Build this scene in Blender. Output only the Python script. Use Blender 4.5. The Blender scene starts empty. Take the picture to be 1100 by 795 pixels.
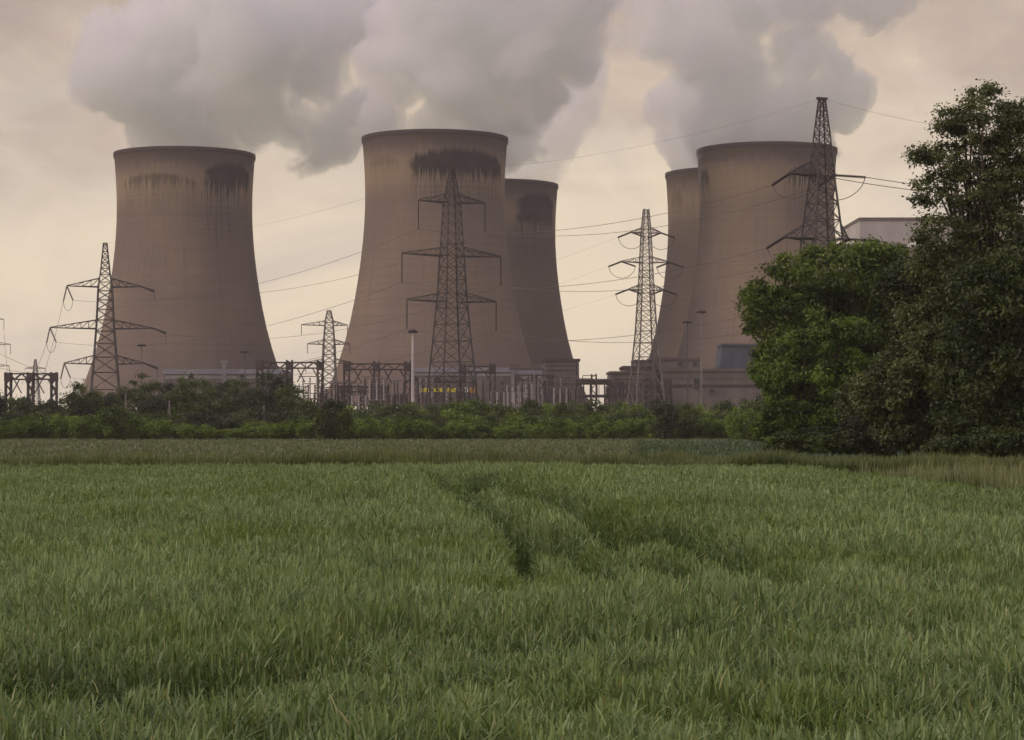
import bpy, math, random
import numpy as np
from mathutils import Vector, Matrix

random.seed(7)
RNG = np.random.default_rng(11)
S = bpy.context.scene
COL = S.collection

F = 2400.0      # focal length in pixels of an 1100 px wide frame
ZC = 2.0        # eye height
HOR = 455.0     # horizon row


def P(px, py, Y):
    return Vector(((px - 550.0) / F * Y, Y, ZC + (HOR - py) / F * Y))


def X_(px, Y):
    return (px - 550.0) / F * Y


def Z_(py, Y):
    return ZC + (HOR - py) / F * Y


# ------------------------------------------------------------------ helpers
def link(o, parent=None):
    COL.objects.link(o)
    if parent is not None:
        o.parent = parent
    return o


def tag(o, label=None, cat=None, group=None, kind=None):
    if label:
        o['label'] = label
    if cat:
        o['category'] = cat
    if group:
        o['group'] = group
    if kind:
        o['kind'] = kind
    return o


def empty(name, loc, rz=0.0):
    o = bpy.data.objects.new(name, None)
    o.empty_display_size = 0.5
    o.location = loc
    o.rotation_euler = (0, 0, rz)
    return link(o)


def mesh_np(name, V, Fc, mat, parent=None, attrs=None, smooth=False, loc=None):
    """V (n,3) float, Fc (m,k) int with k 3 or 4"""
    V = np.asarray(V, np.float32)
    Fc = np.asarray(Fc, np.int32)
    me = bpy.data.meshes.new(name)
    m, k = Fc.shape
    me.vertices.add(len(V))
    me.vertices.foreach_set('co', V.ravel())
    me.loops.add(m * k)
    me.loops.foreach_set('vertex_index', Fc.ravel())
    me.polygons.add(m)
    me.polygons.foreach_set('loop_start', np.arange(0, m * k, k, dtype=np.int32))
    me.polygons.foreach_set('loop_total', np.full(m, k, np.int32))
    me.polygons.foreach_set('use_smooth', np.full(m, smooth))
    for an, av in (attrs or {}).items():
        a = me.attributes.new(an, 'FLOAT', 'POINT')
        a.data.foreach_set('value', np.asarray(av, np.float32))
    me.update(calc_edges=True)
    me.materials.append(mat)
    o = bpy.data.objects.new(name, me)
    if loc is not None:
        o.location = loc
    return link(o, parent)


class MB:
    def __init__(self):
        self.V = []
        self.F = []

    def add(self, vs, fs):
        b = len(self.V)
        self.V += [tuple(v) for v in vs]
        self.F += [tuple(i + b for i in f) for f in fs]

    def box(self, x0, y0, z0, x1, y1, z1):
        v = [(x0, y0, z0), (x1, y0, z0), (x1, y1, z0), (x0, y1, z0), (x0, y0, z1), (x1, y0, z1), (x1, y1, z1), (x0, y1, z1)]
        self.add(v, [(0, 3, 2, 1), (4, 5, 6, 7), (0, 1, 5, 4), (1, 2, 6, 5), (2, 3, 7, 6), (3, 0, 4, 7)])

    def bar(self, a, b, w, w2=None, n=4):
        a = Vector(a); b = Vector(b)
        w2 = w if w2 is None else w2
        d = (b - a)
        if d.length < 1e-6:
            return
        d.normalize()
        u = d.cross(Vector((0, 0, 1)))
        if u.length < 1e-3:
            u = Vector((1, 0, 0))
        u.normalize()
        v = d.cross(u)
        vs = []
        for (c, r) in ((a, w * .5), (b, w2 * .5)):
            for k in range(n):
                t = 2 * math.pi * (k + .5) / n
                rr = r * (1.414 if n == 4 else 1)
                vs.append(c + u * math.cos(t) * rr + v * math.sin(t) * rr)
        fs = [(k, (k + 1) % n, n + (k + 1) % n, n + k) for k in range(n)]
        fs += [tuple(range(n - 1, -1, -1)), tuple(range(n, 2 * n))]
        self.add(vs, fs)

    def tube(self, pts, r, n=5):
        pts = [Vector(p) for p in pts]
        m = len(pts)
        rs = r if isinstance(r, (list, tuple)) else [r] * m
        vs = []
        for i, p in enumerate(pts):
            d = (pts[min(i + 1, m - 1)] - pts[max(i - 1, 0)]).normalized()
            u = d.cross(Vector((0, 0, 1)))
            if u.length < 1e-3:
                u = Vector((1, 0, 0))
            u.normalize()
            v = d.cross(u)
            for k in range(n):
                t = 2 * math.pi * k / n
                vs.append(p + (u * math.cos(t) + v * math.sin(t)) * rs[i])
        fs = []
        for i in range(m - 1):
            for k in range(n):
                fs.append((i * n + k, i * n + (k + 1) % n, (i + 1) * n + (k + 1) % n, (i + 1) * n + k))
        fs += [tuple(range(n - 1, -1, -1)), tuple((m - 1) * n + k for k in range(n))]
        self.add(vs, fs)

    def lathe(self, prof, n=12, c=(0, 0, 0), cap=True):
        vs = []
        for (r, z) in prof:
            for k in range(n):
                t = 2 * math.pi * k / n
                vs.append((c[0] + r * math.cos(t), c[1] + r * math.sin(t), c[2] + z))
        fs = []
        for i in range(len(prof) - 1):
            for k in range(n):
                fs.append((i * n + k, i * n + (k + 1) % n, (i + 1) * n + (k + 1) % n, (i + 1) * n + k))
        if cap:
            fs += [tuple(range(n - 1, -1, -1)), tuple((len(prof) - 1) * n + k for k in range(n))]
        self.add(vs, fs)

    def build(self, name, mat, parent=None, smooth=False, bevel=0):
        me = bpy.data.meshes.new(name)
        me.from_pydata(self.V, [], self.F)
        me.update()
        if smooth:
            for p in me.polygons:
                p.use_smooth = True
        me.materials.append(mat)
        o = bpy.data.objects.new(name, me)
        if bevel:
            b = o.modifiers.new('Bevel', 'BEVEL')
            b.width = bevel
            b.segments = 2
        return link(o, parent)


# ---------------------------------------------------------------- materials
def new_mat(name):
    m = bpy.data.materials.new(name)
    m.use_nodes = True
    nt = m.node_tree
    for n in list(nt.nodes):
        nt.nodes.remove(n)
    out = nt.nodes.new('ShaderNodeOutputMaterial')
    return m, nt, out


class G:
    """tiny node-graph helper"""
    def __init__(self, nt):
        self.nt = nt

    def n(self, t, **kw):
        nd = self.nt.nodes.new(t)
        for k, v in kw.items():
            setattr(nd, k, v)
        return nd

    def put(self, sock, v):
        if isinstance(v, bpy.types.NodeSocket):
            self.nt.links.new(v, sock)
        elif v is not None:
            sock.default_value = v

    def math(self, op, a, b=None, c=None, clamp=False):
        nd = self.n('ShaderNodeMath', operation=op, use_clamp=clamp)
        self.put(nd.inputs[0], a)
        if b is not None:
            self.put(nd.inputs[1], b)
        if c is not None:
            self.put(nd.inputs[2], c)
        return nd.outputs[0]

    def step(self, x, a, b):
        """smooth 0 at a -> 1 at b"""
        nd = self.n('ShaderNodeMapRange', interpolation_type='SMOOTHSTEP')
        self.put(nd.inputs[0], x)
        self.put(nd.inputs[1], a)
        self.put(nd.inputs[2], b)
        nd.inputs[3].default_value = 0
        nd.inputs[4].default_value = 1
        return nd.outputs[0]

    def lin(self, x, a, b, c, d):
        nd = self.n('ShaderNodeMapRange')
        self.put(nd.inputs[0], x)
        for i, v in enumerate((a, b, c, d)):
            self.put(nd.inputs[i + 1], v)
        return nd.outputs[0]

    def xyz(self, x, y, z):
        nd = self.n('ShaderNodeCombineXYZ')
        for i, v in enumerate((x, y, z)):
            self.put(nd.inputs[i], v)
        return nd.outputs[0]

    def noise(self, vec, scale, detail=3, rough=.55, dist=0.0):
        nd = self.n('ShaderNodeTexNoise')
        self.put(nd.inputs['Vector'], vec)
        nd.inputs['Scale'].default_value = scale
        nd.inputs['Detail'].default_value = detail
        nd.inputs['Roughness'].default_value = rough
        nd.inputs['Distortion'].default_value = dist
        return nd.outputs[0]

    def mix(self, f, a, b, mode='MIX'):
        nd = self.n('ShaderNodeMix', data_type='RGBA', blend_type=mode)
        self.put(nd.inputs[0], f)
        for s, v in ((nd.inputs[6], a), (nd.inputs[7], b)):
            self.put(s, (*v, 1) if isinstance(v, tuple) and len(v) == 3 else v)
        return nd.outputs[2]

    def bsdf(self, out, col, rough=.8, bump=None, metal=0.0, spec=.3):
        b = self.n('ShaderNodeBsdfPrincipled')
        self.put(b.inputs['Base Color'], (*col, 1) if isinstance(col, tuple) else col)
        self.put(b.inputs['Roughness'], rough)
        b.inputs['Metallic'].default_value = metal
        b.inputs['Specular IOR Level'].default_value = spec
        if bump is not None:
            bn = self.n('ShaderNodeBump')
            bn.inputs['Strength'].default_value = bump[1]
            bn.inputs['Distance'].default_value = bump[2]
            self.put(bn.inputs['Height'], bump[0])
            self.nt.links.new(bn.outputs[0], b.inputs['Normal'])
        self.nt.links.new(b.outputs[0], out.inputs[0])
        return b


def weathered(name, c1, c2, scale=.6, rough=.8, metal=0.0):
    m, nt, out = new_mat(name)
    g = G(nt)
    tc = g.n('ShaderNodeTexCoord').outputs['Object']
    n1 = g.noise(tc, scale, 5, .6)
    sep = g.n('ShaderNodeSeparateXYZ'); g.put(sep.inputs[0], tc)
    st = g.noise(g.xyz(g.math('MULTIPLY', sep.outputs[0], 3.0), g.math('MULTIPLY', sep.outputs[1], 3.0), g.math('MULTIPLY', sep.outputs[2], .25)), scale, 3)
    f = g.math('ADD', g.math('MULTIPLY', n1, .6), g.math('MULTIPLY', st, .4))
    g.bsdf(out, g.mix(g.step(f, .35, .65), c1, c2), rough, metal=metal)
    return m


STEEL = weathered('pylon_steel', (.048, .040, .041), (.078, .066, .066), .5, .7)
STEEL_PALE = weathered('galvanised_steel', (.115, .098, .092), (.18, .155, .14), .5, .6)
DARKSTEEL = weathered('dark_gantry_steel', (.045, .033, .033), (.085, .062, .062), .5, .75)
INSUL = weathered('brown_insulator', (.030, .018, .018), (.055, .035, .035), 2., .4)
WIRE = weathered('conductor_metal', (.10, .085, .08), (.14, .12, .11), .3, .6)
POLE = weathered('pale_pole', (.34, .30, .28), (.46, .41, .38), .5, .7)
BARK = weathered('bark', (.045, .034, .026), (.085, .066, .05), 2.5, .95)
PALEWALL = weathered('pale_cladding', (.22, .20, .20), (.32, .29, .285), .08, .7)
FARPALE = weathered('far_pale_cladding', (.40, .36, .34), (.50, .45, .42), .05, .7)
BLUEROOF = weathered('blue_grey_roof', (.20, .20, .235), (.28, .275, .30), .08, .5)
BROWNWALL = weathered('brown_cladding', (.10, .075, .068), (.16, .125, .11), .12, .8)
MIDWALL = weathered('grey_brown_concrete', (.12, .096, .09), (.19, .155, .142), .12, .85)
BLUEWALL = weathered('dark_blue_cladding', (.050, .060, .085), (.085, .095, .12), .1, .6)
GLASS = weathered('dark_window', (.02, .022, .03), (.04, .045, .055), .5, .2)
YELLOW = weathered('yellow_paint', (.62, .55, .05), (.72, .62, .08), .8, .5)
ORANGE = weathered('orange_paint', (.60, .26, .04), (.68, .33, .06), .8, .5)
WHITE = weathered('white_paint', (.72, .70, .66), (.8, .78, .74), .8, .5)
RUBBER = weathered('tyre_rubber', (.02, .02, .02), (.035, .035, .035), 2., .9)


def leaf_mat(name, dark, light, trans=.35, tipcol=None, warm=None):
    m, nt, out = new_mat(name)
    g = G(nt)
    at = g.n('ShaderNodeAttribute', attribute_name='tint').outputs['Fac']
    col = g.mix(at, dark, light)
    if warm is not None:
        pos = g.n('ShaderNodeNewGeometry').outputs['Position']
        col = g.mix(g.step(g.noise(pos, warm[1], 3), .45, .7), col, warm[0])
    if tipcol is not None:
        h = g.n('ShaderNodeAttribute', attribute_name='h').outputs['Fac']
        col = g.mix(g.math('MULTIPLY', g.step(h, .55, .95), tipcol[1]), col, tipcol[0])
    d = g.n('ShaderNodeBsdfDiffuse')
    t = g.n('ShaderNodeBsdfTranslucent')
    gl = g.n('ShaderNodeBsdfGlossy')
    gl.inputs['Roughness'].default_value = .5
    g.put(d.inputs[0], col)
    g.put(t.inputs[0], g.mix(1.0, col, (1.0, 1.0, .6), 'MULTIPLY'))
    mx = g.n('ShaderNodeMixShader')
    mx.inputs[0].default_value = trans
    nt.links.new(d.outputs[0], mx.inputs[1])
    nt.links.new(t.outputs[0], mx.inputs[2])
    m2 = g.n('ShaderNodeMixShader')
    m2.inputs[0].default_value = .03
    nt.links.new(mx.outputs[0], m2.inputs[1])
    nt.links.new(gl.outputs[0], m2.inputs[2])
    nt.links.new(m2.outputs[0], out.inputs[0])
    return m


# ------------------------------------------------------------------ world
SUN_EL, SUN_AZ = 34.0, -112.0     # azimuth from +Y towards +X (the sun stands left and a little behind the camera)
w = bpy.data.worlds.new('World')
S.world = w
w.use_nodes = True
nt = w.node_tree
for n in list(nt.nodes):
    nt.nodes.remove(n)
g = G(nt)
wout = g.n('ShaderNodeOutputWorld')
sky = g.n('ShaderNodeTexSky', sky_type='NISHITA')
sky.sun_disc = False
sky.sun_elevation = math.radians(SUN_EL)
sky.sun_rotation = math.radians(SUN_AZ)
sky.air_density = 1.5
sky.dust_density = 4.0
bg1 = g.n('ShaderNodeBackground')
bg1.inputs[1].default_value = 0.10
nt.links.new(sky.outputs[0], bg1.inputs[0])
tc = g.n('ShaderNodeTexCoord').outputs['Generated']
sp = g.n('ShaderNodeSeparateXYZ')
g.put(sp.inputs[0], tc)
el = sp.outputs[2]
n_big = g.noise(g.xyz(g.math('MULTIPLY', sp.outputs[0], 5.0), sp.outputs[1], g.math('MULTIPLY', el, 9.0)), 1.3, 5, .55, .6)
n_fine = g.noise(g.xyz(g.math('MULTIPLY', sp.outputs[0], 9.0), sp.outputs[1], g.math('MULTIPLY', el, 16.0)), 1.7, 6, .6, .8)
lowc = g.mix(g.step(n_big, .32, .68), (.710, .605, .530), (1.00, .835, .615))
highc = g.mix(g.step(n_big, .30, .70), (.455, .365, .310), (.74, .58, .45))
topc = g.mix(g.step(n_big, .3, .7), (.50, .45, .64), (.64, .55, .70))
elw = g.math('ADD', el, g.math('MULTIPLY', g.math('SUBTRACT', n_fine, .5), .16))
c1 = g.mix(g.step(elw, .075, .185), lowc, highc)
c2 = g.mix(g.step(el, .25, .6), c1, topc)
bg2 = g.n('ShaderNodeBackground')
g.put(bg2.inputs[0], c2)
bg2.inputs[1].default_value = 1.0
mxs = g.n('ShaderNodeMixShader')
mxs.inputs[0].default_value = .93
nt.links.new(bg1.outputs[0], mxs.inputs[1])
nt.links.new(bg2.outputs[0], mxs.inputs[2])
nt.links.new(mxs.outputs[0], wout.inputs[0])

sl = bpy.data.lights.new('sun', 'SUN')
sl.energy = 1.5
sl.angle = math.radians(18)
sl.color = (1.0, .86, .70)
sun = bpy.data.objects.new('sun', sl)
az, elv = math.radians(SUN_AZ), math.radians(SUN_EL)
sd = Vector((math.sin(az) * math.cos(elv), math.cos(az) * math.cos(elv), math.sin(elv)))
sun.rotation_euler = sd.to_track_quat('Z', 'Y').to_euler()
sun.location = (-40, -30, 60)
link(sun)

# ------------------------------------------------------------------ camera
cam_d = bpy.data.cameras.new('camera')
cam_d.sensor_width = 36
cam_d.lens = 36 * F / 1100.0
cam_d.shift_y = (HOR - 397.5) / 1100.0
cam_d.clip_end = 12000
cam = bpy.data.objects.new('camera', cam_d)
cam.location = (0, 0, ZC)
cam.rotation_euler = (math.radians(90), 0, 0)
link(cam)
S.camera = cam

# ------------------------------------------------------------------ ground
m, nt, out = new_mat('ground_soil')
g = G(nt)
pos = g.n('ShaderNodeNewGeometry').outputs['Position']
sp = g.n('ShaderNodeSeparateXYZ'); g.put(sp.inputs[0], pos)
nf = g.noise(pos, .9, 6, .65)
nb = g.noise(g.xyz(g.math('MULTIPLY', sp.outputs[0], .35), sp.outputs[1], 0.0), .06, 4, .55)
soil = g.mix(nf, (.022, .036, .010), (.045, .064, .020))
mead = g.mix(g.step(nb, .35, .65), (.115, .120, .058), (.150, .142, .082))
mead = g.mix(g.math('MULTIPLY', nf, .6), mead, (.070, .088, .035))
farg = g.mix(nb, (.035, .048, .018), (.060, .075, .030))
g.bsdf(out, g.mix(g.step(sp.outputs[1], 262, 270), g.mix(g.step(sp.outputs[1], 74, 78), soil, mead), farg), .95, (nf, .5, .15), spec=0.0)
GROUND = m
mb = MB()
# one sheet with gentle low relief beyond the fields
nx, ny = 60, 60
def relief(x, y):
    # a faint swell in the field that lifts the crop between about 25 and 50 m
    return .42 * math.exp(-((y - 42) / 12.0) ** 2) * math.exp(-((x - .5) / 6.5) ** 2)


xs = [-2400, -1500, -900, -500, -250, -120, -60] + [-30 + 2 * i for i in range(31)] + [60, 120, 250, 500, 900, 1500, 2400]
ys = [-60, -30, -10] + [2 * j for j in range(50)] + [110, 130, 160, 200, 260, 350, 500, 700, 1000, 1400, 1940]
nx, ny = len(xs) - 1, len(ys) - 1
vs = [(x, y, relief(x, y)) for y in ys for x in xs]
fs = [(j * (nx + 1) + i, j * (nx + 1) + i + 1, (j + 1) * (nx + 1) + i + 1, (j + 1) * (nx + 1) + i) for j in range(ny) for i in range(nx)]
mb.add(vs, fs)
o = mb.build('ground', GROUND)
tag(o, 'flat earth of the fields under the crop and the far meadow', 'ground', kind='structure')

# ------------------------------------------------------------------ crop and grasses
def relief_np(x, y):
    return .42 * np.exp(-((y - 42) / 12.0) ** 2) * np.exp(-((x - .5) / 6.5) ** 2)


def strips(bx, by, bz, h, lean, width, curve, az=None, face=None):
    """bent blade strips: arrays -> verts, tris, h attribute, strip index"""
    n = len(bx)
    az = RNG.uniform(0, 2 * math.pi, n) if az is None else az
    dx, dy = np.cos(az), np.sin(az)
    fa = (az + math.pi / 2 + RNG.normal(0, .5, n)) if face is None else face
    wx, wy = np.cos(fa) * width * .5, np.sin(fa) * width * .5
    V = np.zeros((n, 7, 3), np.float32)
    H = np.zeros((n, 7), np.float32)
    for k, (t, wf) in enumerate(((0, .55), (.45, 1.0), (.8, .75))):
        off = lean * t + curve * t * t
        z = bz + h * (t - .35 * (curve / np.maximum(h, .05)) * t * t)
        V[:, 2 * k, 0] = bx + dx * off - wx * wf; V[:, 2 * k, 1] = by + dy * off - wy * wf; V[:, 2 * k, 2] = z
        V[:, 2 * k + 1, 0] = bx + dx * off + wx * wf; V[:, 2 * k + 1, 1] = by + dy * off + wy * wf; V[:, 2 * k + 1, 2] = z
        H[:, 2 * k] = t; H[:, 2 * k + 1] = t
    off = lean + curve
    V[:, 6, 0] = bx + dx * off; V[:, 6, 1] = by + dy * off
    V[:, 6, 2] = bz + h * (1 - .35 * (curve / np.maximum(h, .05)))
    H[:, 6] = 1
    tri = np.array([[0, 1, 3], [0, 3, 2], [2, 3, 5], [2, 5, 4], [4, 5, 6]], np.int32)
    Fc = (np.arange(n, dtype=np.int32)[:, None, None] * 7 + tri[None]).reshape(-1, 3)
    return V.reshape(-1, 3), Fc, H.ravel()


def join(parts):
    Vs, Fs, At = [], [], {}
    b = 0
    for V, Fc, at in parts:
        Vs.append(V); Fs.append(Fc + b); b += len(V)
        for k, v in at.items():
            At.setdefault(k, []).append(v)
    return np.concatenate(Vs), np.concatenate(Fs), {k: np.concatenate(v) for k, v in At.items()}


def vnoise(x, y, seed=0):
    """cheap smooth value noise on arrays, 0..1"""
    xi, yi = np.floor(x).astype(np.int64), np.floor(y).astype(np.int64)
    fx, fy = x - xi, y - yi
    fx, fy = fx * fx * (3 - 2 * fx), fy * fy * (3 - 2 * fy)

    def hsh(a, b):
        q = np.sin(a * 127.1 + b * 311.7 + seed * 74.7) * 43758.5453
        return q - np.floor(q)
    return (hsh(xi, yi) * (1 - fx) + hsh(xi + 1, yi) * fx) * (1 - fy) + (hsh(xi, yi + 1) * (1 - fx) + hsh(xi + 1, yi + 1) * fx) * fy


def seg_dist(x, y, pts):
    d = np.full(x.shape, 1e9)
    for (x0, y0), (x1, y1) in zip(pts[:-1], pts[1:]):
        vx, vy = x1 - x0, y1 - y0
        t = np.clip(((x - x0) * vx + (y - y0) * vy) / (vx * vx + vy * vy), 0, 1)
        d = np.minimum(d, np.hypot(x - x0 - t * vx, y - y0 - t * vy))
    return d


CH = 0.66                       # height of the standing wheat


def cpt(px, py):                # photo row/column -> point on the canopy
    Y = (ZC - CH) * F / (py - HOR)
    for _ in range(30):
        X = (px - 550) / F * Y
        Y = .5 * Y + .5 * (ZC - CH - relief(X, Y)) * F / (py - HOR)
    return (X, Y)


TRACKS = [
    ([cpt(462, 503), cpt(485, 515), cpt(515, 532), cpt(545, 550), cpt(562, 570)], .78),
    ([cpt(562, 570), cpt(566, 592), cpt(574, 618)], .68),
    ([cpt(512, 504), cpt(524, 511), cpt(560, 522), cpt(598, 532), cpt(632, 543), cpt(660, 557), cpt(684, 578)], 1.2),
    ([cpt(590, 562), cpt(612, 576), cpt(638, 596), cpt(655, 622)], 1.0),
    ([cpt(700, 555), cpt(742, 572), cpt(785, 594), cpt(828, 614), cpt(856, 624)], 1.25),
    ([cpt(700, 594), cpt(722, 608), cpt(742, 628)], .8),
]
CROP_EDGE = [(-60, 75.5), (7.0, 75.5), (9.6, 68), (9.9, 48), (9.9, 30), (9.0, 6)]


def crop_x_limit(y):
    return np.interp(y, [6, 30, 48, 60, 70, 75.5], [9.2, 9.8, 9.9, 9.8, 9.0, 7.4])


def rut(y):
    return np.clip(.15 + (y - 19) * .0085, .12, .31)


def crop_height(x, y):
    h = CH * (.9 + .16 * vnoise(x * .8, y * .5, 1)) + (vnoise(x * .22 + 5, y * .12, 9) - .5) * .10 + (vnoise(x * 4.5, y * 3.0, 31) - .5) * .20
    # low trough across the left foreground
    tr = np.exp(-((y - (12.7 + .15 * x)) / .75) ** 2) * np.clip((-.7 - x) / 1.4, 0, 1)
    h = h - .50 * tr * (.6 + .8 * vnoise(x * 1.5, y * 1.5, 4))
    tr2 = np.exp(-((y - (14.2 - .25 * x)) / .5) ** 2) * np.exp(-((x + .1) / .8) ** 2)
    h = h - .16 * tr2
    for pts, wd in TRACKS:
        d = seg_dist(x + (vnoise(x * 2, y * .7, 6) - .5) * .18, y, pts)
        h = h - .55 * np.exp(-(d / (rut(y) * wd * (.75 + .5 * vnoise(y * .45, x, 3)))) ** 2)
    return np.maximum(h, .18)


def groove_shade(x, y):
    # groove shade put into the wheat's colour, pale ears left out: 1 in the rut, 0 away from it
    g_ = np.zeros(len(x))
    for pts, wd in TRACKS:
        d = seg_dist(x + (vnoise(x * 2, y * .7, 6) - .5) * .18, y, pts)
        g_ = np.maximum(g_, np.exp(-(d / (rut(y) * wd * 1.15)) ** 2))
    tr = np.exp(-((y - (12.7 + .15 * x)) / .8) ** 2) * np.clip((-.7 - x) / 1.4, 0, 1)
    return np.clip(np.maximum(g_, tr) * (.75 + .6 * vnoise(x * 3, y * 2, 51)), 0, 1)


def off_track(x, y):
    ok = np.ones(len(x), bool)
    for pts, wd in TRACKS:
        d = seg_dist(x + (vnoise(x * 2, y * .7, 6) - .5) * .18, y, pts)
        ok &= RNG.uniform(0, 1, len(x)) > .90 * np.exp(-(d / (rut(y) * wd * .85)) ** 4)
    return ok


def scatter(y0, y1, dens, side=1.6):
    # a wedge a little wider than the view
    hw = lambda q: .2292 * 1.08 * q + side
    n = int(dens * (hw(y0) + hw(y1)) * (y1 - y0))
    y = RNG.uniform(y0, y1, n)
    keep = RNG.uniform(0, 1, n) < hw(y) / hw(y1)
    y = np.concatenate([y[keep], RNG.uniform(y0, y1, n)])
    keep = np.concatenate([np.ones(keep.sum(), bool), RNG.uniform(0, 1, n) < hw(y[keep.sum():]) / hw(y1)])
    y = y[keep]
    m_ = min(len(y), n)
    y = RNG.permutation(y)[:m_]
    x = RNG.uniform(-1, 1, m_) * hw(y)
    return x, y


parts = []
for (y0, y1, dens, wf, nl) in ((6.6, 13, 560, .85, 4), (13, 22, 400, .9, 3), (22, 38, 170, 1.2, 3), (38, 78, 66, 1.9, 3)):
    x, y = scatter(y0, y1, dens)
    k = (x < crop_x_limit(y)) & (y < 75.5 + vnoise(x, y, 2)) & off_track(x, y)
    x, y = x[k], y[k]
    h = crop_height(x, y)
    n = len(x)
    gz = relief_np(x, y)
    shade_amt = groove_shade(x, y)
    ptint = vnoise(x * .7, y * .5, 12) * .35 + vnoise(x * 4, y * 3, 13) * .2 - .62 * shade_amt  # last term paints the shade of the ruts and left trough into the tint
    # stems with their ears: a narrow stalk and a thicker spike on top
    az = RNG.uniform(0, 2 * math.pi, n)
    hs = h * RNG.uniform(.86, 1.08, n)
    fc = RNG.normal(0, .7, n)
    sel = RNG.uniform(0, 1, n) < .8 * (1 - shade_amt)
    ex, ey, eh = x[sel], y[sel], hs[sel]
    m_ = len(ex)
    ln = RNG.normal(0, .03, m_)
    V, Fc, H = strips(ex, ey, gz[sel] + eh * .80, eh * .20, ln, np.full(m_, .013 * wf), np.full(m_, .012), az[sel], fc[sel])
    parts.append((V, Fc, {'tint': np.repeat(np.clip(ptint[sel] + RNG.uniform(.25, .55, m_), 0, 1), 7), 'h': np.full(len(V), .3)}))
    V, Fc, H = strips(ex, ey, gz[sel], eh * .85, ln, np.full(m_, .006 * wf), np.zeros(m_), az[sel], fc[sel])
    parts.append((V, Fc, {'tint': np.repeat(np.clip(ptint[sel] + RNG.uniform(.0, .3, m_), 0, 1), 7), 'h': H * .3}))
    for q in range(nl):
        b = h * RNG.uniform(.50, .90, n)
        L = h * RNG.uniform(.08, .20, n)
        L = np.minimum(L, h * 1.06 - b)
        V, Fc, H = strips(x + RNG.normal(0, .02, n), y + RNG.normal(0, .02, n), gz + b, np.maximum(L, .03), RNG.uniform(.01, .09, n),
                          RNG.uniform(.009, .017, n) * wf, RNG.uniform(.0, .16, n) * RNG.uniform(0, 1, n))
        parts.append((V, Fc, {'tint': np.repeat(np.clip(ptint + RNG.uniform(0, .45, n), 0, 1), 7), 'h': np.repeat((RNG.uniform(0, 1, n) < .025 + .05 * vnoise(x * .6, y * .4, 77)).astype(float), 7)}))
V, Fc, at = join(parts)
print('wheat faces', len(Fc))
WHEAT = leaf_mat('wheat_green', (.055, .104, .022), (.335, .435, .185), .30, ((.36, .33, .13), .7), ((.165, .235, .055), .25))
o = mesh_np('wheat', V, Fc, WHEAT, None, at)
tag(o, 'dense green standing wheat filling the field in front, marked by dark tractor tracks', 'wheat crop', kind='stuff')

# tall rough grass at the edge of the crop and second field
parts = []


def grass_patch(x, y, hmin, hmax, wd, nper=1, tint=(0, .8)):
    n = len(x)
    h = RNG.uniform(hmin, hmax, n) * (.55 + .35 * vnoise(x * .35, y * .3, 21) + .35 * vnoise(x * 1.7, y * 1.1, 25))
    V, Fc, H = strips(x, y, np.zeros(n), h, RNG.normal(0, .08, n), np.full(n, wd) * RNG.uniform(.6, 1.2, n), RNG.uniform(0, .22, n))
    parts.append((V, Fc, {'tint': np.repeat(np.clip(RNG.uniform(*tint, n) * .5 + .9 * (vnoise(x * .5, y * .35, 22) - .25), 0, 1), 7), 'h': H}))


n = 46000
x = RNG.uniform(-22, 20, n); y = RNG.uniform(75.8, 81, n)
grass_patch(x, y, .7, 1.12, .035)
V, Fc, at = join(parts)
parts = []
ROUGHG = leaf_mat('green_rough_grass', (.050, .085, .012), (.165, .215, .052), .3, ((.27, .28, .14), .4), ((.070, .110, .022), .10))
o = mesh_np('tall_grass', V, Fc, ROUGHG, None, at)
tag(o, 'straight strip of olive green tall grass along the back edge of the wheat', 'tall grass', kind='stuff')
# right-hand strip that comes towards the camera
n = 42000
y = RNG.uniform(30, 80, n)
x = crop_x_limit(y) + .15 + RNG.uniform(0, 1, n) ** 1.3 * 7.5
k = x < .27 * y + 1.0
near = k & (y < 63)
grass_patch(x[near], y[near], .62, 1.12, .028)
grass_patch(x[k & ~near], y[k & ~near], .14, .36, .04)
V, Fc, at = join(parts)
ROUGH = leaf_mat('rough_grass', (.055, .090, .016), (.150, .205, .055), .3, ((.380, .365, .210), .5), ((.075, .118, .026), .12))
o = mesh_np('tall_grass', V, Fc, ROUGH, None, at)
tag(o, 'pale seeding tall grass on the margin below the big trees at the right', 'tall grass', kind='stuff')

parts = []
n = 60000
y = 81 + 190 * RNG.uniform(0, 1, n) ** .8
x = RNG.uniform(-.27, .27, n) * y
young = (x > .056 * y + 2 * (vnoise(y * .05, x * .05, 41) - .5)) & (y > 112) & (y < 232)
xf, yf = x[young], y[young]
grass_patch(x[~young], y[~young], .22, .42, .10)
V, Fc, at = join(parts)
MEADOW = leaf_mat('meadow_grass', (.100, .135, .048), (.200, .235, .115), .3, ((.27, .26, .17), .4), ((.13, .175, .075), .04))
o = mesh_np('meadow_grass', V, Fc, MEADOW, None, at)
tag(o, 'pale short meadow grass reaching back to the foot of the far hedge', 'meadow grass', kind='stuff')

parts = []
grass_patch(xf, yf, .30, .42, .11)
V, Fc, at = join(parts)
YOUNG = leaf_mat('young_crop', (.060, .098, .046), (.130, .185, .098), .3)
o = mesh_np('young_crop', V, Fc, YOUNG, None, at)
tag(o, 'bluish green young crop of the second field in front of the domed oak', 'young crop', kind='stuff')

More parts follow.
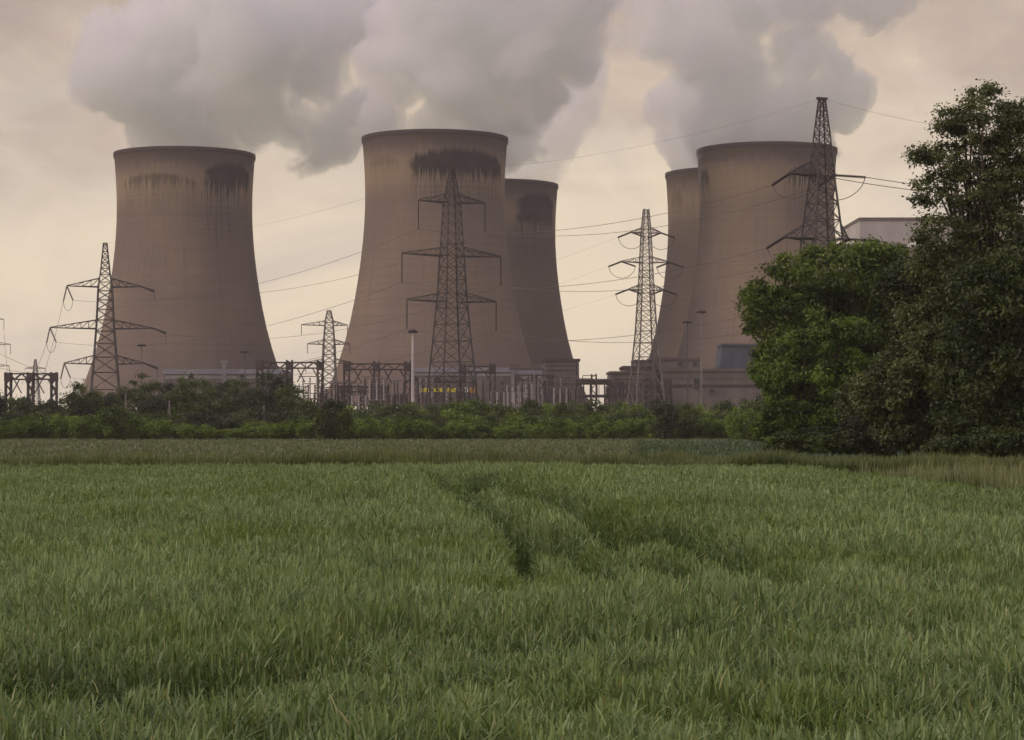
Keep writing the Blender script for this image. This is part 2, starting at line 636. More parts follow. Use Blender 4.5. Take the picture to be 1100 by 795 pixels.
# ------------------------------------------------------------------ vegetation
def leaf_mesh(name, clumps, mat, parent, leaf, seed, tint_base=.45, tint_amp=.35, loose=.34):
    """clumps: list of (cx,cy,cz,rx,ry,rz,count): leaf-sized rhombs spread through each clump's outer shell"""
    rg = np.random.default_rng(seed)
    Vs, Ts = [], []
    for (cx, cy, cz, rx, ry, rz, cnt) in clumps:
        d = rg.normal(size=(cnt, 3)); d /= np.linalg.norm(d, axis=1)[:, None] + 1e-9
        rad = np.clip(np.abs(rg.normal(.72, loose, (cnt, 1))), 0, 1.25 if loose < .5 else 1.6)
        p = d * rad * np.array([rx, ry, rz]) + np.array([cx, cy, cz])
        nrm = d * .7 + rg.normal(size=(cnt, 3)) * .55 + np.array([0, 0, .35])
        nrm /= np.linalg.norm(nrm, axis=1)[:, None]
        a = np.cross(nrm, rg.normal(size=(cnt, 3))); a /= np.linalg.norm(a, axis=1)[:, None] + 1e-9
        b = np.cross(nrm, a)
        s = leaf * rg.uniform(.6, 1.3, (cnt, 1))
        V = np.stack([p - a * s, p - b * s * .45 + nrm * s * .1, p + a * s, p + b * s * .45 + nrm * s * .1], 1)
        Vs.append(V.reshape(-1, 3))
        t = tint_base + rg.normal(0, tint_amp * .6) + rg.uniform(-.25, .25, cnt)
        Ts.append(np.repeat(np.clip(t, 0, 1), 4))
    V = np.concatenate(Vs)
    V[:, 2] = np.maximum(V[:, 2], .03)
    Fc = np.arange(len(V), dtype=np.int32).reshape(-1, 4)
    return mesh_np(name, V, Fc, mat, parent, {'tint': np.concatenate(Ts)})


def limbs(base_r, h_split, targets, rg, top=None):
    mb = MB()
    lean = rg.normal(0, .03 * h_split, 2)
    sp_ = Vector((lean[0], lean[1], h_split))
    mb.tube([(0, 0, -.1), (lean[0] * .3, lean[1] * .3, h_split * .35), (lean[0] * .7, lean[1] * .7, h_split * .7), sp_],
            [base_r * 1.35, base_r, base_r * .85, base_r * .75], 8)
    for t in targets:
        t = Vector(t)
        mid = sp_.lerp(t, .5) + Vector((rg.normal(0, .25), rg.normal(0, .25), rg.uniform(0, .5)))
        mb.tube([sp_ - Vector((0, 0, h_split * rg.uniform(0, .3))), mid, t], [base_r * .45, base_r * .22, base_r * .06], 5)
    return mb


def make_tree(name, label, cat, px, Y, lobes, mat, leaf, seed, n_clumps, cl_r, per, trunk_r=.3, split=2.0, group=None,
              fill=1.0, z0=0.0, tint_amp=.5, loose=.34):
    """lobes: [(px, py, half width px, half height px, depth m, depth offset m)] the crown's big masses."""
    rg = np.random.default_rng(seed)
    bx = X_(px, Y)
    root = empty(name, (bx, Y, z0))
    clumps, targets = [], []
    tot = sum(l[2] * l[3] for l in lobes)
    s = Y / F
    for (lx, ly, hw, hh, dep, dy) in lobes:
        cx, cz = (lx - px) * s, Z_(ly, Y)
        rx, rz = hw * s, hh * s
        k = max(3, int(n_clumps * hw * hh / tot))
        for i in range(k):
            d = rg.normal(size=3); d /= np.linalg.norm(d)
            r = rg.uniform(.35, 1.0) ** .45
            r_c = cl_r * rg.uniform(.6, 1.35)
            shr = lambda R: max(R - r_c * .75, .15)
            c = (cx + d[0] * shr(rx) * r, dy + d[1] * shr(dep) * r, cz + d[2] * shr(rz) * r)
            if c[2] < .25:
                c = (c[0], c[1], .25 + abs(rg.normal()) * .4)
            clumps.append((*c, r_c * rg.uniform(.9, 1.35), r_c, r_c * rg.uniform(.55, .9), int(per * (r_c / cl_r) ** 2)))
            if i % 5 == 0:
                targets.append(c)
        if fill > 0:      # inner boughs that close the crown
            clumps.append((cx, dy, cz, rx * .72, dep * .72, rz * .72, int(fill * per * k * .25)))
    leaf_mesh('crown', clumps, mat, root, leaf, seed + 1, tint_amp=tint_amp, loose=loose)
    limbs(trunk_r, split, targets[:26], rg).build('trunk', BARK, root, smooth=True)
    tag(root, label, cat, group)
    return root


L_OAK = leaf_mat('oak_leaves', (.030, .052, .007), (.165, .235, .032), .38)
L_BRIGHT = leaf_mat('bright_leaves', (.040, .070, .008), (.155, .225, .028), .4)
L_MIDB = leaf_mat('mid_bright_leaves', (.040, .072, .007), (.190, .290, .034), .40)
L_WILLOW = leaf_mat('grey_willow_leaves', (.040, .054, .014), (.180, .210, .075), .38)
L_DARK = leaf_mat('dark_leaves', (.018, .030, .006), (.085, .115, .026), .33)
L_HEDGE = leaf_mat('hedge_leaves', (.050, .090, .009), (.235, .335, .045), .38)
L_FAR = leaf_mat('far_tree_leaves', (.036, .054, .014), (.130, .175, .042), .35)
L_FARB = leaf_mat('far_dark_leaves', (.024, .034, .014), (.070, .090, .034), .3)

# -- big trees on the right
make_tree('broadleaf_tree', 'tall willow-like tree with a loose airy top, tallest at the right edge', 'tree', 1062, 108,
          [(1058, 130, 40, 42, 2.6, 0), (1022, 172, 34, 28, 2, .3), (1085, 170, 42, 50, 2.8, .6), (1052, 205, 42, 36, 2.4, 0),
           (1010, 250, 34, 30, 1.8, -.3), (1072, 262, 48, 50, 3, .5), (1102, 225, 50, 70, 3, 1), (1035, 300, 48, 45, 2.6, .3), (988, 165, 20, 14, 1, 0), (1062, 98, 14, 14, .8, 0), (1000, 205, 26, 22, 1.6, .2), (1020, 130, 22, 20, 1.4, 0), (998, 285, 26, 26, 1.6, 0), (1092, 125, 26, 26, 1.6, 0)],
          L_WILLOW, .10, 101, 900, .34, 68, trunk_r=.30, split=6.5, fill=.10, loose=.6)
make_tree('broadleaf_tree', 'broad domed dark green oak in front of the rightmost cooling tower', 'tree', 905, 150,
          [(905, 296, 94, 44, 5, 0), (930, 272, 50, 18, 3.5, 0), (832, 340, 44, 40, 3.6, -.5), (960, 315, 70, 52, 5, .5), (880, 350, 80, 55, 5, 0), (890, 410, 85, 60, 4.5, .3), (815, 318, 26, 20, 2, 0), (955, 400, 70, 60, 4.5, .5), (850, 395, 50, 50, 4, 0)],
          L_OAK, .155, 202, 520, .66, 210, trunk_r=.42, split=3.0, fill=.6)
make_tree('broadleaf_tree', 'fresh bright green tree standing under the domed oak', 'tree', 862, 140,
          [(868, 372, 40, 22, 2.6, 0), (912, 356, 36, 18, 2.4, .2), (835, 405, 34, 24, 2.4, 0), (885, 405, 50, 26, 2.6, -.2), (925, 392, 34, 22, 2.2, 0), (868, 442, 58, 30, 2.6, 0), (900, 450, 40, 26, 2.2, -.3)],
          L_MIDB, .13, 303, 240, .46, 170, trunk_r=.2, split=1.6, fill=.5)
make_tree('broadleaf_tree', 'dark heavy tree mass rising from the grass at the far right edge', 'tree', 1075, 104,
          [(1060, 330, 62, 60, 3.2, 0), (1092, 390, 60, 70, 3.2, .2), (1040, 410, 46, 62, 2.8, -.3), (1100, 300, 52, 60, 3, 0), (1085, 455, 55, 42, 2.6, 0), (1035, 460, 40, 34, 2.4, 0)],
          L_DARK, .115, 404, 260, .6, 330, trunk_r=.35, split=2.2, fill=.7)
make_tree('broadleaf_tree', 'grey green small tree leaning out over a dark gap at the field corner', 'tree', 975, 108,
          [(985, 400, 48, 45, 2.2, 0), (950, 420, 36, 38, 1.8, -.3), (1005, 370, 42, 42, 2.4, .4), (968, 460, 34, 30, 1.8, 0), (1010, 440, 34, 44, 2, .5), (1000, 340, 38, 30, 2.2, 1.0)],
          L_WILLOW, .11, 505, 190, .5, 300, trunk_r=.2, split=1.8, fill=.5)
make_tree('broadleaf_tree', 'dark olive tree filling the gap behind the domed oak and the tall tree', 'tree', 1000, 128,
          [(985, 305, 50, 42, 3, 0), (1010, 350, 60, 55, 3.2, .2), (985, 420, 60, 60, 3, 0), (935, 440, 45, 45, 2.6, 0), (1030, 300, 40, 40, 3, 0)],
          L_DARK, .135, 606, 200, .75, 300, trunk_r=.32, split=2.5, fill=.7)
make_tree('broadleaf_tree', 'low yellow green bush at the left foot of the domed oak', 'bush', 832, 158,
          [(832, 455, 20, 20, 1.3, 0), (816, 462, 14, 14, 1.0, 0), (850, 462, 16, 14, 1.0, .2)],
          L_BRIGHT, .14, 707, 40, .42, 150, trunk_r=.08, split=.4, fill=.6)
make_tree('broadleaf_tree', 'low dark undergrowth bush beneath the tall tree at the right edge', 'bush', 1055, 101,
          [(1060, 478, 44, 22, 1.3, 0), (1092, 480, 34, 24, 1.3, .2), (1020, 482, 26, 16, 1.2, .4)],
          L_DARK, .10, 808, 90, .38, 200, trunk_r=.08, split=.3, fill=.6)
make_tree('broadleaf_tree', 'small rounded shrub where the crop margin meets the trees', 'bush', 933, 112,
          [(926, 468, 16, 16, .9, 0), (945, 478, 18, 18, .9, 0), (915, 462, 12, 18, .8, 0)],
          L_FARB, .10, 909, 46, .36, 170, trunk_r=.08, split=.3, fill=.6)
make_tree('broadleaf_tree', 'little dark tuft of scrub in the pale grass left of the tree corner', 'bush', 820, 84,
          [(822, 494, 17, 6, .5, 0)], L_FAR, .06, 911, 16, .2, 120, trunk_r=.03, split=.1, fill=.5)

# -- shared bush meshes for the long hedge: six crown variants, copied object by object
variants = []
for v in range(6):
    rg = np.random.default_rng(900 + v)
    cl = []
    for i in range(34):
        d = rg.normal(size=3); d /= np.linalg.norm(d)
        r = rg.uniform(.5, 1) ** .5
        cl.append((d[0] * 1.55 * r, d[1] * 1.1 * r, max(1.35 + d[2] * 1.15 * r, .2), rg.uniform(.35, .62), rg.uniform(.35, .6), rg.uniform(.28, .48), 75))
    cl.append((0, 0, 1.2, 1.4, 1.0, 1.1, 500))
    o = leaf_mesh('crown', cl, L_HEDGE, None, .12, 950 + v)
    variants.append(o)


def copy_part(src, parent, mat=None):
    c = src.copy()
    COL.objects.link(c)
    c.parent = parent
    return c


stem_mb = MB()
for k in range(5):
    a = k * 1.26
    stem_mb.tube([(0.1 * math.cos(a), .1 * math.sin(a), -.05), (.35 * math.cos(a), .35 * math.sin(a), .7), (.8 * math.cos(a), .6 * math.sin(a), 1.7)], [.05, .035, .015], 5)
STEMS = stem_mb.build('trunk', BARK, None, smooth=True)
used_variant = set()


def bush(px, Y, wid, hgt, label, group, name='shrub', mat=None, v=None, cat='shrub', rz=None):
    root = empty(name, (X_(px, Y), Y, 0), random.uniform(0, 6.28) if rz is None else rz)
    v = random.randrange(6) if v is None else v
    c = copy_part(variants[v], root)
    if mat is not None:
        key = (v, mat.name)
        if key not in mat_variants:
            me = variants[v].data.copy()
            me.materials[0] = mat
            mat_variants[key] = me
        c.data = mat_variants[key]
    copy_part(STEMS, root)
    root.scale = (wid / 3.6, wid / 3.6, hgt / 2.75)
    tag(root, label, cat, group)
    return root


mat_variants = {}
GH = 'low rounded shrubs of the far hedge'
x = -32.0
while x < 905:
    Y = 262 + random.uniform(-3, 5)
    top = 452 - 4 * math.sin(x * .021) + random.uniform(-5, 4)
    if x > 560:
        top -= 4
    hgt = Z_(top, Y)
    bush(x, Y, random.uniform(3.8, 5.2), hgt, 'low rounded green shrub in the continuous hedge row at the back of the meadow', GH)
    x += random.uniform(17, 25)
# distinctive shrubs
bush(126, 258, 5.6, Z_(435, 258), 'bright green rounded bush standing proud of the hedge below the left pylon', 'bushes along the hedge', mat=L_BRIGHT, v=1, cat='bush')
bush(358, 252, 5.0, Z_(426, 252), 'dark rounded bush standing alone above the hedge between the two left towers', 'bushes along the hedge', mat=L_DARK, v=2, cat='bush')
bush(712, 256, 4.8, Z_(425, 256), 'dark taller bush in the hedge right of the narrow pylon', 'bushes along the hedge', mat=L_FARB, v=3, cat='bush')
bush(735, 262, 4.4, Z_(430, 262), 'mid green bush beside the dark bush near the narrow pylon foot', 'bushes along the hedge', mat=L_FAR, v=4, cat='bush')
bush(800, 240, 4.6, Z_(432, 240), 'leafy green bush at the right end of the hedge beside the domed oak', 'bushes along the hedge', mat=L_HEDGE, v=5, cat='bush')
bush(878, 200, 4.0, 1.7, 'pale low bush on the bank behind the second field', 'bushes along the hedge', mat=L_WILLOW, v=0, cat='bush')
# bushes behind the hedge, in front of the substation
GB = 'scrub bushes behind the hedge'
for i, px in enumerate(range(-25, 350, 24)):
    Y = 292 + random.uniform(-6, 8)
    bush(px, Y, random.uniform(5.5, 7), Z_(443 + random.uniform(-4, 4), Y), 'dusky green scrub bush between the hedge and the trees on the left', 'scrub bushes on the left', mat=random.choice([L_FARB, L_FAR]), cat='bush')
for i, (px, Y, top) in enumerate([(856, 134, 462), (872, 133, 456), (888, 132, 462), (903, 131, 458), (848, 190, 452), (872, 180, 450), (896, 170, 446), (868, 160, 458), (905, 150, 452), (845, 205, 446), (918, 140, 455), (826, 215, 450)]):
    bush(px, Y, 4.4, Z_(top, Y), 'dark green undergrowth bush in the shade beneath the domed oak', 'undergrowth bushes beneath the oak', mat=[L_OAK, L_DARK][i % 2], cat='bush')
for i, px in enumerate([372, 398, 425, 447, 470, 492, 515, 540, 566, 590, 612, 636, 660, 682, 757, 782, 812]):
    Y = 310 + random.uniform(-12, 25)
    top = {590: 432, 612: 428, 636: 432, 757: 434, 782: 430, 812: 426}.get(px, 434) - 4 + random.uniform(-4, 3)
    bush(px + random.uniform(-4, 4), Y, random.uniform(5.5, 7.5), Z_(top, Y), 'mid green scrub bush between the hedge and the substation', GB, mat=random.choice([L_FAR, L_HEDGE, L_FAR]), cat='bush')
for i, px in enumerate([385, 412, 440, 466, 504, 530, 556, 580, 626, 650, 672, 740, 770]):
    Y = 285 + random.uniform(-5, 8)
    bush(px, Y, random.uniform(5, 6.5), Z_(442 + random.uniform(-3, 3), Y), 'mid green scrub bush between the hedge and the substation', GB, mat=random.choice([L_HEDGE, L_FAR]), cat='bush')

# trees on the left in front of the leftmost tower: each with its own crown
GT = 'trees behind the hedge on the left'
lt = [(-12, 425, 40), (22, 432, 42), (52, 436, 34), (88, 414, 44), (118, 428, 30), (150, 404, 50), (182, 418, 40), (208, 402, 52), (240, 412, 44), (262, 408, 46), (292, 404, 50), (312, 416, 38), (165, 432, 40), (225, 434, 40), (275, 434, 42), (330, 436, 26), (60, 447, 36), (14, 452, 32)]
for i, (px, top, wpx) in enumerate(lt):
    Y = 335 + (i * 37 % 50) - 20 + (0 if i < 12 else -25)
    s = F / Y
    top -= 11
    hpx = 462 - top
    rg = np.random.default_rng(60 + i)
    lob = [(px, top + hpx * .45, wpx * .5, hpx * .42, wpx / s * .45, 0), (px - wpx * .22, top + hpx * .6, wpx * .38, hpx * .34, wpx / s * .35, 0),
           (px + wpx * .25, top + hpx * .55, wpx * .36, hpx * .34, wpx / s * .35, .3)]
    make_tree('background_tree', 'hazy dark green tree in the belt between the hedge and the leftmost tower', 'tree', px, Y, lob,
              [L_FARB, L_FAR, L_FARB, L_FAR][i % 4], .20, 1200 + i, 46, .85, 120, trunk_r=.2, split=2, group=GT, fill=1.0)

# ------------------------------------------------------------------ cooling towers
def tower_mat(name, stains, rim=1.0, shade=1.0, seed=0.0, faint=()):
    m, nt, out = new_mat(name)
    g = G(nt)
    tc = g.n('ShaderNodeTexCoord').outputs['Object']
    s = g.n('ShaderNodeSeparateXYZ'); g.put(s.inputs[0], tc)
    u = g.math('ARCTAN2', s.outputs[0], g.math('MULTIPLY', s.outputs[1], -1.0))
    z = s.outputs[2]
    um = g.math('MULTIPLY', u, 28.0)
    n_l = g.noise(g.xyz(um, z, seed), .022, 3, .5)
    n_m = g.noise(g.xyz(um, g.math('MULTIPLY', z, .45), seed + 3), .10, 4, .6)
    band = g.noise(g.xyz(g.math('MULTIPLY', um, .03), z, seed + 5), .75, 3, .7)
    rib = g.noise(g.xyz(um, g.math('MULTIPLY', z, .03), seed + 7), .9, 3, .7)
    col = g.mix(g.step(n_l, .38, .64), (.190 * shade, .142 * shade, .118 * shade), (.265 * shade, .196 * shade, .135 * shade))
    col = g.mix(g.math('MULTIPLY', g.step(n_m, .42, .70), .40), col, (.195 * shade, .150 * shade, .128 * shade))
    col = g.mix(g.math('MULTIPLY', g.step(band, .45, .66), .38), col, (.17, .13, .11))
    col = g.mix(g.math('MULTIPLY', g.step(rib, .46, .70), .48), col, (.16, .125, .105))
    ring = g.math('GREATER_THAN', g.math('FRACT', g.math('MULTIPLY', z, 1.0 / 3.1)), .90)
    col = g.mix(g.math('MULTIPLY', ring, .20), col, (.10, .08, .075))
    # darker, mauve lower shell
    col = g.mix(g.math('MULTIPLY', g.step(g.math('ADD', z, g.math('MULTIPLY', n_m, 24.0)), 62.0, 22.0), .55), col, (.150 * shade, .112 * shade, .104 * shade))
    # pale leached zone under the rim, then the dark lip
    drip = g.noise(g.xyz(um, g.math('MULTIPLY', z, .05), seed + 11), .55, 4, .65)
    col = g.mix(g.math('MULTIPLY', g.math('MULTIPLY', g.step(z, 86.0, 98.0), g.step(z, 108.0, 100.0)), g.math('MULTIPLY', drip, 1.0)), col, (.37, .275, .165))
    lip = g.step(g.math('ADD', z, g.math('MULTIPLY', g.math('SUBTRACT', drip, .5), 9.0)), 105.0, 109.5)
    col = g.mix(g.math('MULTIPLY', lip, .72 * rim), col, (.105, .078, .068))
    ed = g.step(z, 111.6, 112.4)
    col = g.mix(g.math('MULTIPLY', ed, .8), col, (.045, .03, .03))
    hz = g.noise(g.xyz(um, g.math('MULTIPLY', z, .035), seed + 17), 1.5, 3, .75)
    blob = g.noise(g.xyz(um, z, seed + 19), .16, 4, .6)
    lines = g.math('GREATER_THAN', g.math('FRACT', g.math('MULTIPLY', z, .42)), .62)
    for (u0, u1, zt, zb, run, amt) in stains:
        mid = .5 * (u0 + u1)
        win = g.math('MULTIPLY', g.step(g.math('ADD', u, g.math('MULTIPLY', g.math('SUBTRACT', blob, .5), .35)), u0 - .06, u0 + .09),
                     g.step(g.math('ADD', u, g.math('MULTIPLY', g.math('SUBTRACT', blob, .5), .2)), u1 + .05, u1 - .08))
        arch = g.math('MULTIPLY', g.math('POWER', g.math('MULTIPLY', g.math('ABSOLUTE', g.math('SUBTRACT', u, mid)), 1.0 / (.5 * (u1 - u0))), 2.6), -4.2)
        topn = g.math('ADD', g.math('ADD', arch, zt), g.math('MULTIPLY', g.math('SUBTRACT', hz, .5), 7.0))
        botn = g.math('SUBTRACT', zb, g.math('MULTIPLY', g.math('SUBTRACT', hz, .42), run * 4.2))
        top = g.step(g.math('SUBTRACT', z, topn), 1.3, -1.3)
        bot = g.step(g.math('SUBTRACT', z, botn), -2.5, 1.5)
        mk = g.math('MULTIPLY', g.math('MULTIPLY', win, top), bot)
        mk = g.math('MULTIPLY', mk, g.math('MULTIPLY', g.lin(blob, .3, .6, .86, 1.0), amt))
        col = g.mix(mk, col, (.014, .012, .015))
        # long faint runs below with lift joints
        bot2 = g.step(g.math('SUBTRACT', z, g.math('SUBTRACT', botn, run * 2.2)), -4, 6)
        mk2 = g.math('MULTIPLY', g.math('MULTIPLY', win, top), g.math('MULTIPLY', bot2, g.step(hz, .42, .62)))
        mk2 = g.math('MULTIPLY', mk2, g.math('MULTIPLY', g.math('ADD', g.math('MULTIPLY', lines, .35), .45), amt * .75))
        col = g.mix(mk2, col, (.055, .045, .042))
    g.bsdf(out, col, .92, (g.math('ADD', band, g.math('MULTIPLY', rib, .7)), .35, .35), spec=.15)
    return m


# radius profile for a 114 m tower (z, r)
PROF = [(9.0, 43.2), (14, 41.0), (20, 38.6), (26, 36.5), (34, 34.1), (42, 32.1), (50, 30.5), (58, 29.2), (66, 28.1), (74, 27.25),
        (80, 26.8), (86, 26.5), (92, 26.45), (98, 26.55), (104, 26.85), (108, 27.1), (111.5, 27.35), (112.0, 27.75), (114.0, 27.8)]
BASIN = weathered('basin_concrete', (.14, .11, .10), (.20, .16, .14), .15, .9)


def cooling_tower(label, px, Y, rs, mat, zs=1.0):
    root = empty('cooling_tower', (X_(px, Y), Y, 0))
    n = 144
    prof = [(r * rs, z * zs) for z, r in PROF]
    inner = [(r * rs - .55, z * zs) for z, r in reversed(PROF[:-2])] 
    full = prof + [(27.2 * rs, 114.0 * zs)] + inner + [prof[0]]
    mb = MB()
    mb.lathe(full, n, cap=False)
    mb.build('shell', mat, root, smooth=True)
    lg = MB()
    for k in range(44):
        a0 = 2 * math.pi * k / 44
        for d in (-1, 1):
            a1 = a0 + d * math.pi / 44
            r0, r1 = 46.0 * rs, 43.3 * rs
            lg.bar((r0 * math.cos(a0), r0 * math.sin(a0), 0), (r1 * math.cos(a1), r1 * math.sin(a1), 9.15 * zs), .8)
    lg.build('support_columns', BASIN, root)
    b = MB()
    b.lathe([(48 * rs, 0), (48 * rs, 1.6), (47.4 * rs, 1.6), (47.4 * rs, .2)], 72)
    b.build('basin', BASIN, root)
    root.scale = (1, 1, .967)
    tag(root, label, 'cooling tower', 'cooling towers of the power station')
    return root


zt = lambda py, Y: Z_(py, Y)
cooling_tower('leftmost concrete cooling tower with a black stain by its right rim', 198.5, 899, 1.02,
              tower_mat('tower_concrete_one', [(.42, 1.38, 108, 101, 9, .96), (-1.0, .35, 103, 101.5, 4.5, .55)], seed=1.3))
cooling_tower('tallest looking cooling tower in the centre with a wide ragged black stain', 467.2, 848, 1.0,
              tower_mat('tower_concrete_two', [(-.36, 1.22, 106.5, 98.5, 4.5, .96), (-1.2, -.4, 104, 103, 3, .25)], seed=7.1))
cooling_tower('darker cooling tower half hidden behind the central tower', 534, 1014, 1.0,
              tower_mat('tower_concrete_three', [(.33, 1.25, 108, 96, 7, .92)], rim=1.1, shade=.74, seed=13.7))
cooling_tower('cooling tower mostly hidden, only its left side showing behind the right tower', 783.5, 967, 1.0,
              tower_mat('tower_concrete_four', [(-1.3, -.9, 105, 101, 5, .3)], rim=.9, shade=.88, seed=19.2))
cooling_tower('right hand cooling tower behind the dark pylon with a small gridded black stain', 823.6, 884, 1.0,
              tower_mat('tower_concrete_five', [(.16, .92, 104.5, 101, 6, .88), (-1.45, -1.08, 105, 101, 6, .75)], seed=25.9))

# ------------------------------------------------------------------ steam
def steam(label, blobs, Y, dens, seed, edge=.10):
    """blobs: (px, py, radius px, depth offset m): the plume's billows"""
    s = Y / F
    sph = []
    for (px, py, rp, dy) in blobs:
        c = P(px, py, Y)
        sph.append((c.x, Y + dy, c.z, rp * s * 1.10))
    # closed hull round the billows
    import bmesh
    bm = bmesh.new()
    for (x, y, z, r) in sph:
        bmesh.ops.create_icosphere(bm, subdivisions=3, radius=r * 1.20, matrix=Matrix.Translation((x, y, z)))
    me = bpy.data.meshes.new('tmp')
    bm.to_mesh(me); bm.free()
    to = bpy.data.objects.new('tmp', me)
    COL.objects.link(to)
    md = to.modifiers.new('r', 'REMESH')
    md.mode = 'VOXEL'; md.voxel_size = 4.0
    dg = bpy.context.evaluated_depsgraph_get()
    me2 = bpy.data.meshes.new_from_object(to.evaluated_get(dg))
    bpy.data.objects.remove(to)
    me2.name = 'steam_plume'
    m, nt, out = new_mat('steam')
    g = G(nt)
    pos = g.n('ShaderNodeNewGeometry').outputs['Position']
    n1 = g.noise(pos, .030, 7, .62, .5)
    fld = None
    for (x, y, z, r) in sph:
        vm = g.n('ShaderNodeVectorMath', operation='DISTANCE')
        g.put(vm.inputs[0], pos); vm.inputs[1].default_value = (x, y, z)
        f = g.math('MULTIPLY_ADD', vm.outputs['Value'], -1.0 / r, 1.0)
        fld = f if fld is None else g.math('SMOOTH_MAX', fld, f, .12)
    fld = g.math('ADD', fld, g.math('MULTIPLY', g.math('SUBTRACT', n1, .565), 2.7))
    d = g.math('MULTIPLY', g.step(fld, .02, .02 + edge * 1.2), dens * 1.7)
    pv = g.n('ShaderNodeVolumeScatter')
    pv.inputs['Color'].default_value = (.994, .915, .990, 1)
    pv.inputs['Anisotropy'].default_value = .2
    g.put(pv.inputs['Density'], d)
    ab = g.n('ShaderNodeVolumeAbsorption')
    ab.inputs['Color'].default_value = (.6, .5, .52, 1)
    g.put(ab.inputs['Density'], g.math('MULTIPLY', d, .02))
    ad = g.n('ShaderNodeAddShader')
    nt.links.new(pv.outputs[0], ad.inputs[0]); nt.links.new(ab.outputs[0], ad.inputs[1])
    nt.links.new(ad.outputs[0], out.inputs['Volume'])
    me2.materials.clear(); me2.materials.append(m)
    o = bpy.data.objects.new('steam_plume', me2)
    link(o)
    tag(o, label, 'steam plume', 'steam plumes from the cooling towers')
    return o


steam('mauve grey steam rolling off the leftmost cooling tower and drifting right',
      [(160, 148, 44, 0), (232, 152, 44, 0), (198, 146, 54, 0), (108, 92, 34, 0), (385, 120, 34, 0), (372, 152, 30, 0), (385, 10, 56, 0), (150, 100, 58, -5), (215, 105, 70, 5), (130, 50, 50, 0), (190, 35, 75, 10), (270, 120, 58, 0), (275, 45, 78, 0),
       (318, 142, 42, 0), (350, 142, 36, 5), (340, 75, 50, 0), (345, 20, 62, 0), (240, -20, 80, 0)], 899, .060, 1)
steam('thick steam rising from the central cooling tower, widest at the top',
      [(427, 134, 44, 0), (506, 136, 44, 0), (467, 130, 54, 0), (420, 60, 44, 0), (578, 100, 44, 5), (560, 150, 32, 20), (620, 70, 30, 5), (435, 100, 40, 0), (490, 90, 64, 0), (550, 90, 52, 5), (470, 40, 66, 0), (545, 35, 68, 0), (600, 40, 48, 5),
       (440, -5, 70, 0), (520, -25, 80, 0), (605, -15, 68, 0), (575, 125, 30, 0)], 848, .060, 2)
steam('small pale steam puff over the half hidden tower behind the central one',
      [(556, 186, 38, 0), (578, 178, 30, 0), (555, 150, 48, 0), (590, 140, 36, 0), (618, 112, 32, 0), (640, 75, 34, 0), (655, 40, 36, 0), (668, 5, 38, 0)], 1014, .030, 3, .2)
steam('steam from the mostly hidden tower, along the left side of the right hand plume',
      [(750, 172, 38, 0), (785, 176, 44, 0), (715, 110, 34, 0), (735, 140, 38, 0), (738, 100, 46, 0), (745, 50, 56, 0), (740, 0, 58, 0), (735, -35, 60, 0)], 967, .060, 4)
steam('tall broad steam column above the right hand cooling tower',
      [(786, 147, 44, 0), (862, 147, 44, 0), (823, 144, 54, 0), (902, 122, 26, 0), (918, 98, 26, 0), (898, 70, 30, 4), (800, 110, 60, 0), (862, 112, 52, 0), (895, 104, 32, 0), (790, 55, 72, 0), (850, 50, 62, 0),
       (800, 0, 78, 0), (868, -5, 62, 0), (925, -8, 46, 0), (968, -14, 34, 0)], 884, .060, 5)

# ------------------------------------------------------------------ pylons
INS_MESH = {}


def insulator_mesh(L, R=.23):
    if (L, R) not in INS_MESH:
        mb = MB()
        prof = []
        k = max(6, int(L / .3))
        for i in range(k):
            z = -L * i / k
            prof += [(.08, z), (R, z - L / k * .35), (R, z - L / k * .6), (.08, z - L / k * .9)]
        mb.lathe(prof, 8)
        o = mb.build('insulator', INSUL, None)
        INS_MESH[(L, R)] = o.data
        bpy.data.objects.remove(o)
    return INS_MESH[(L, R)]


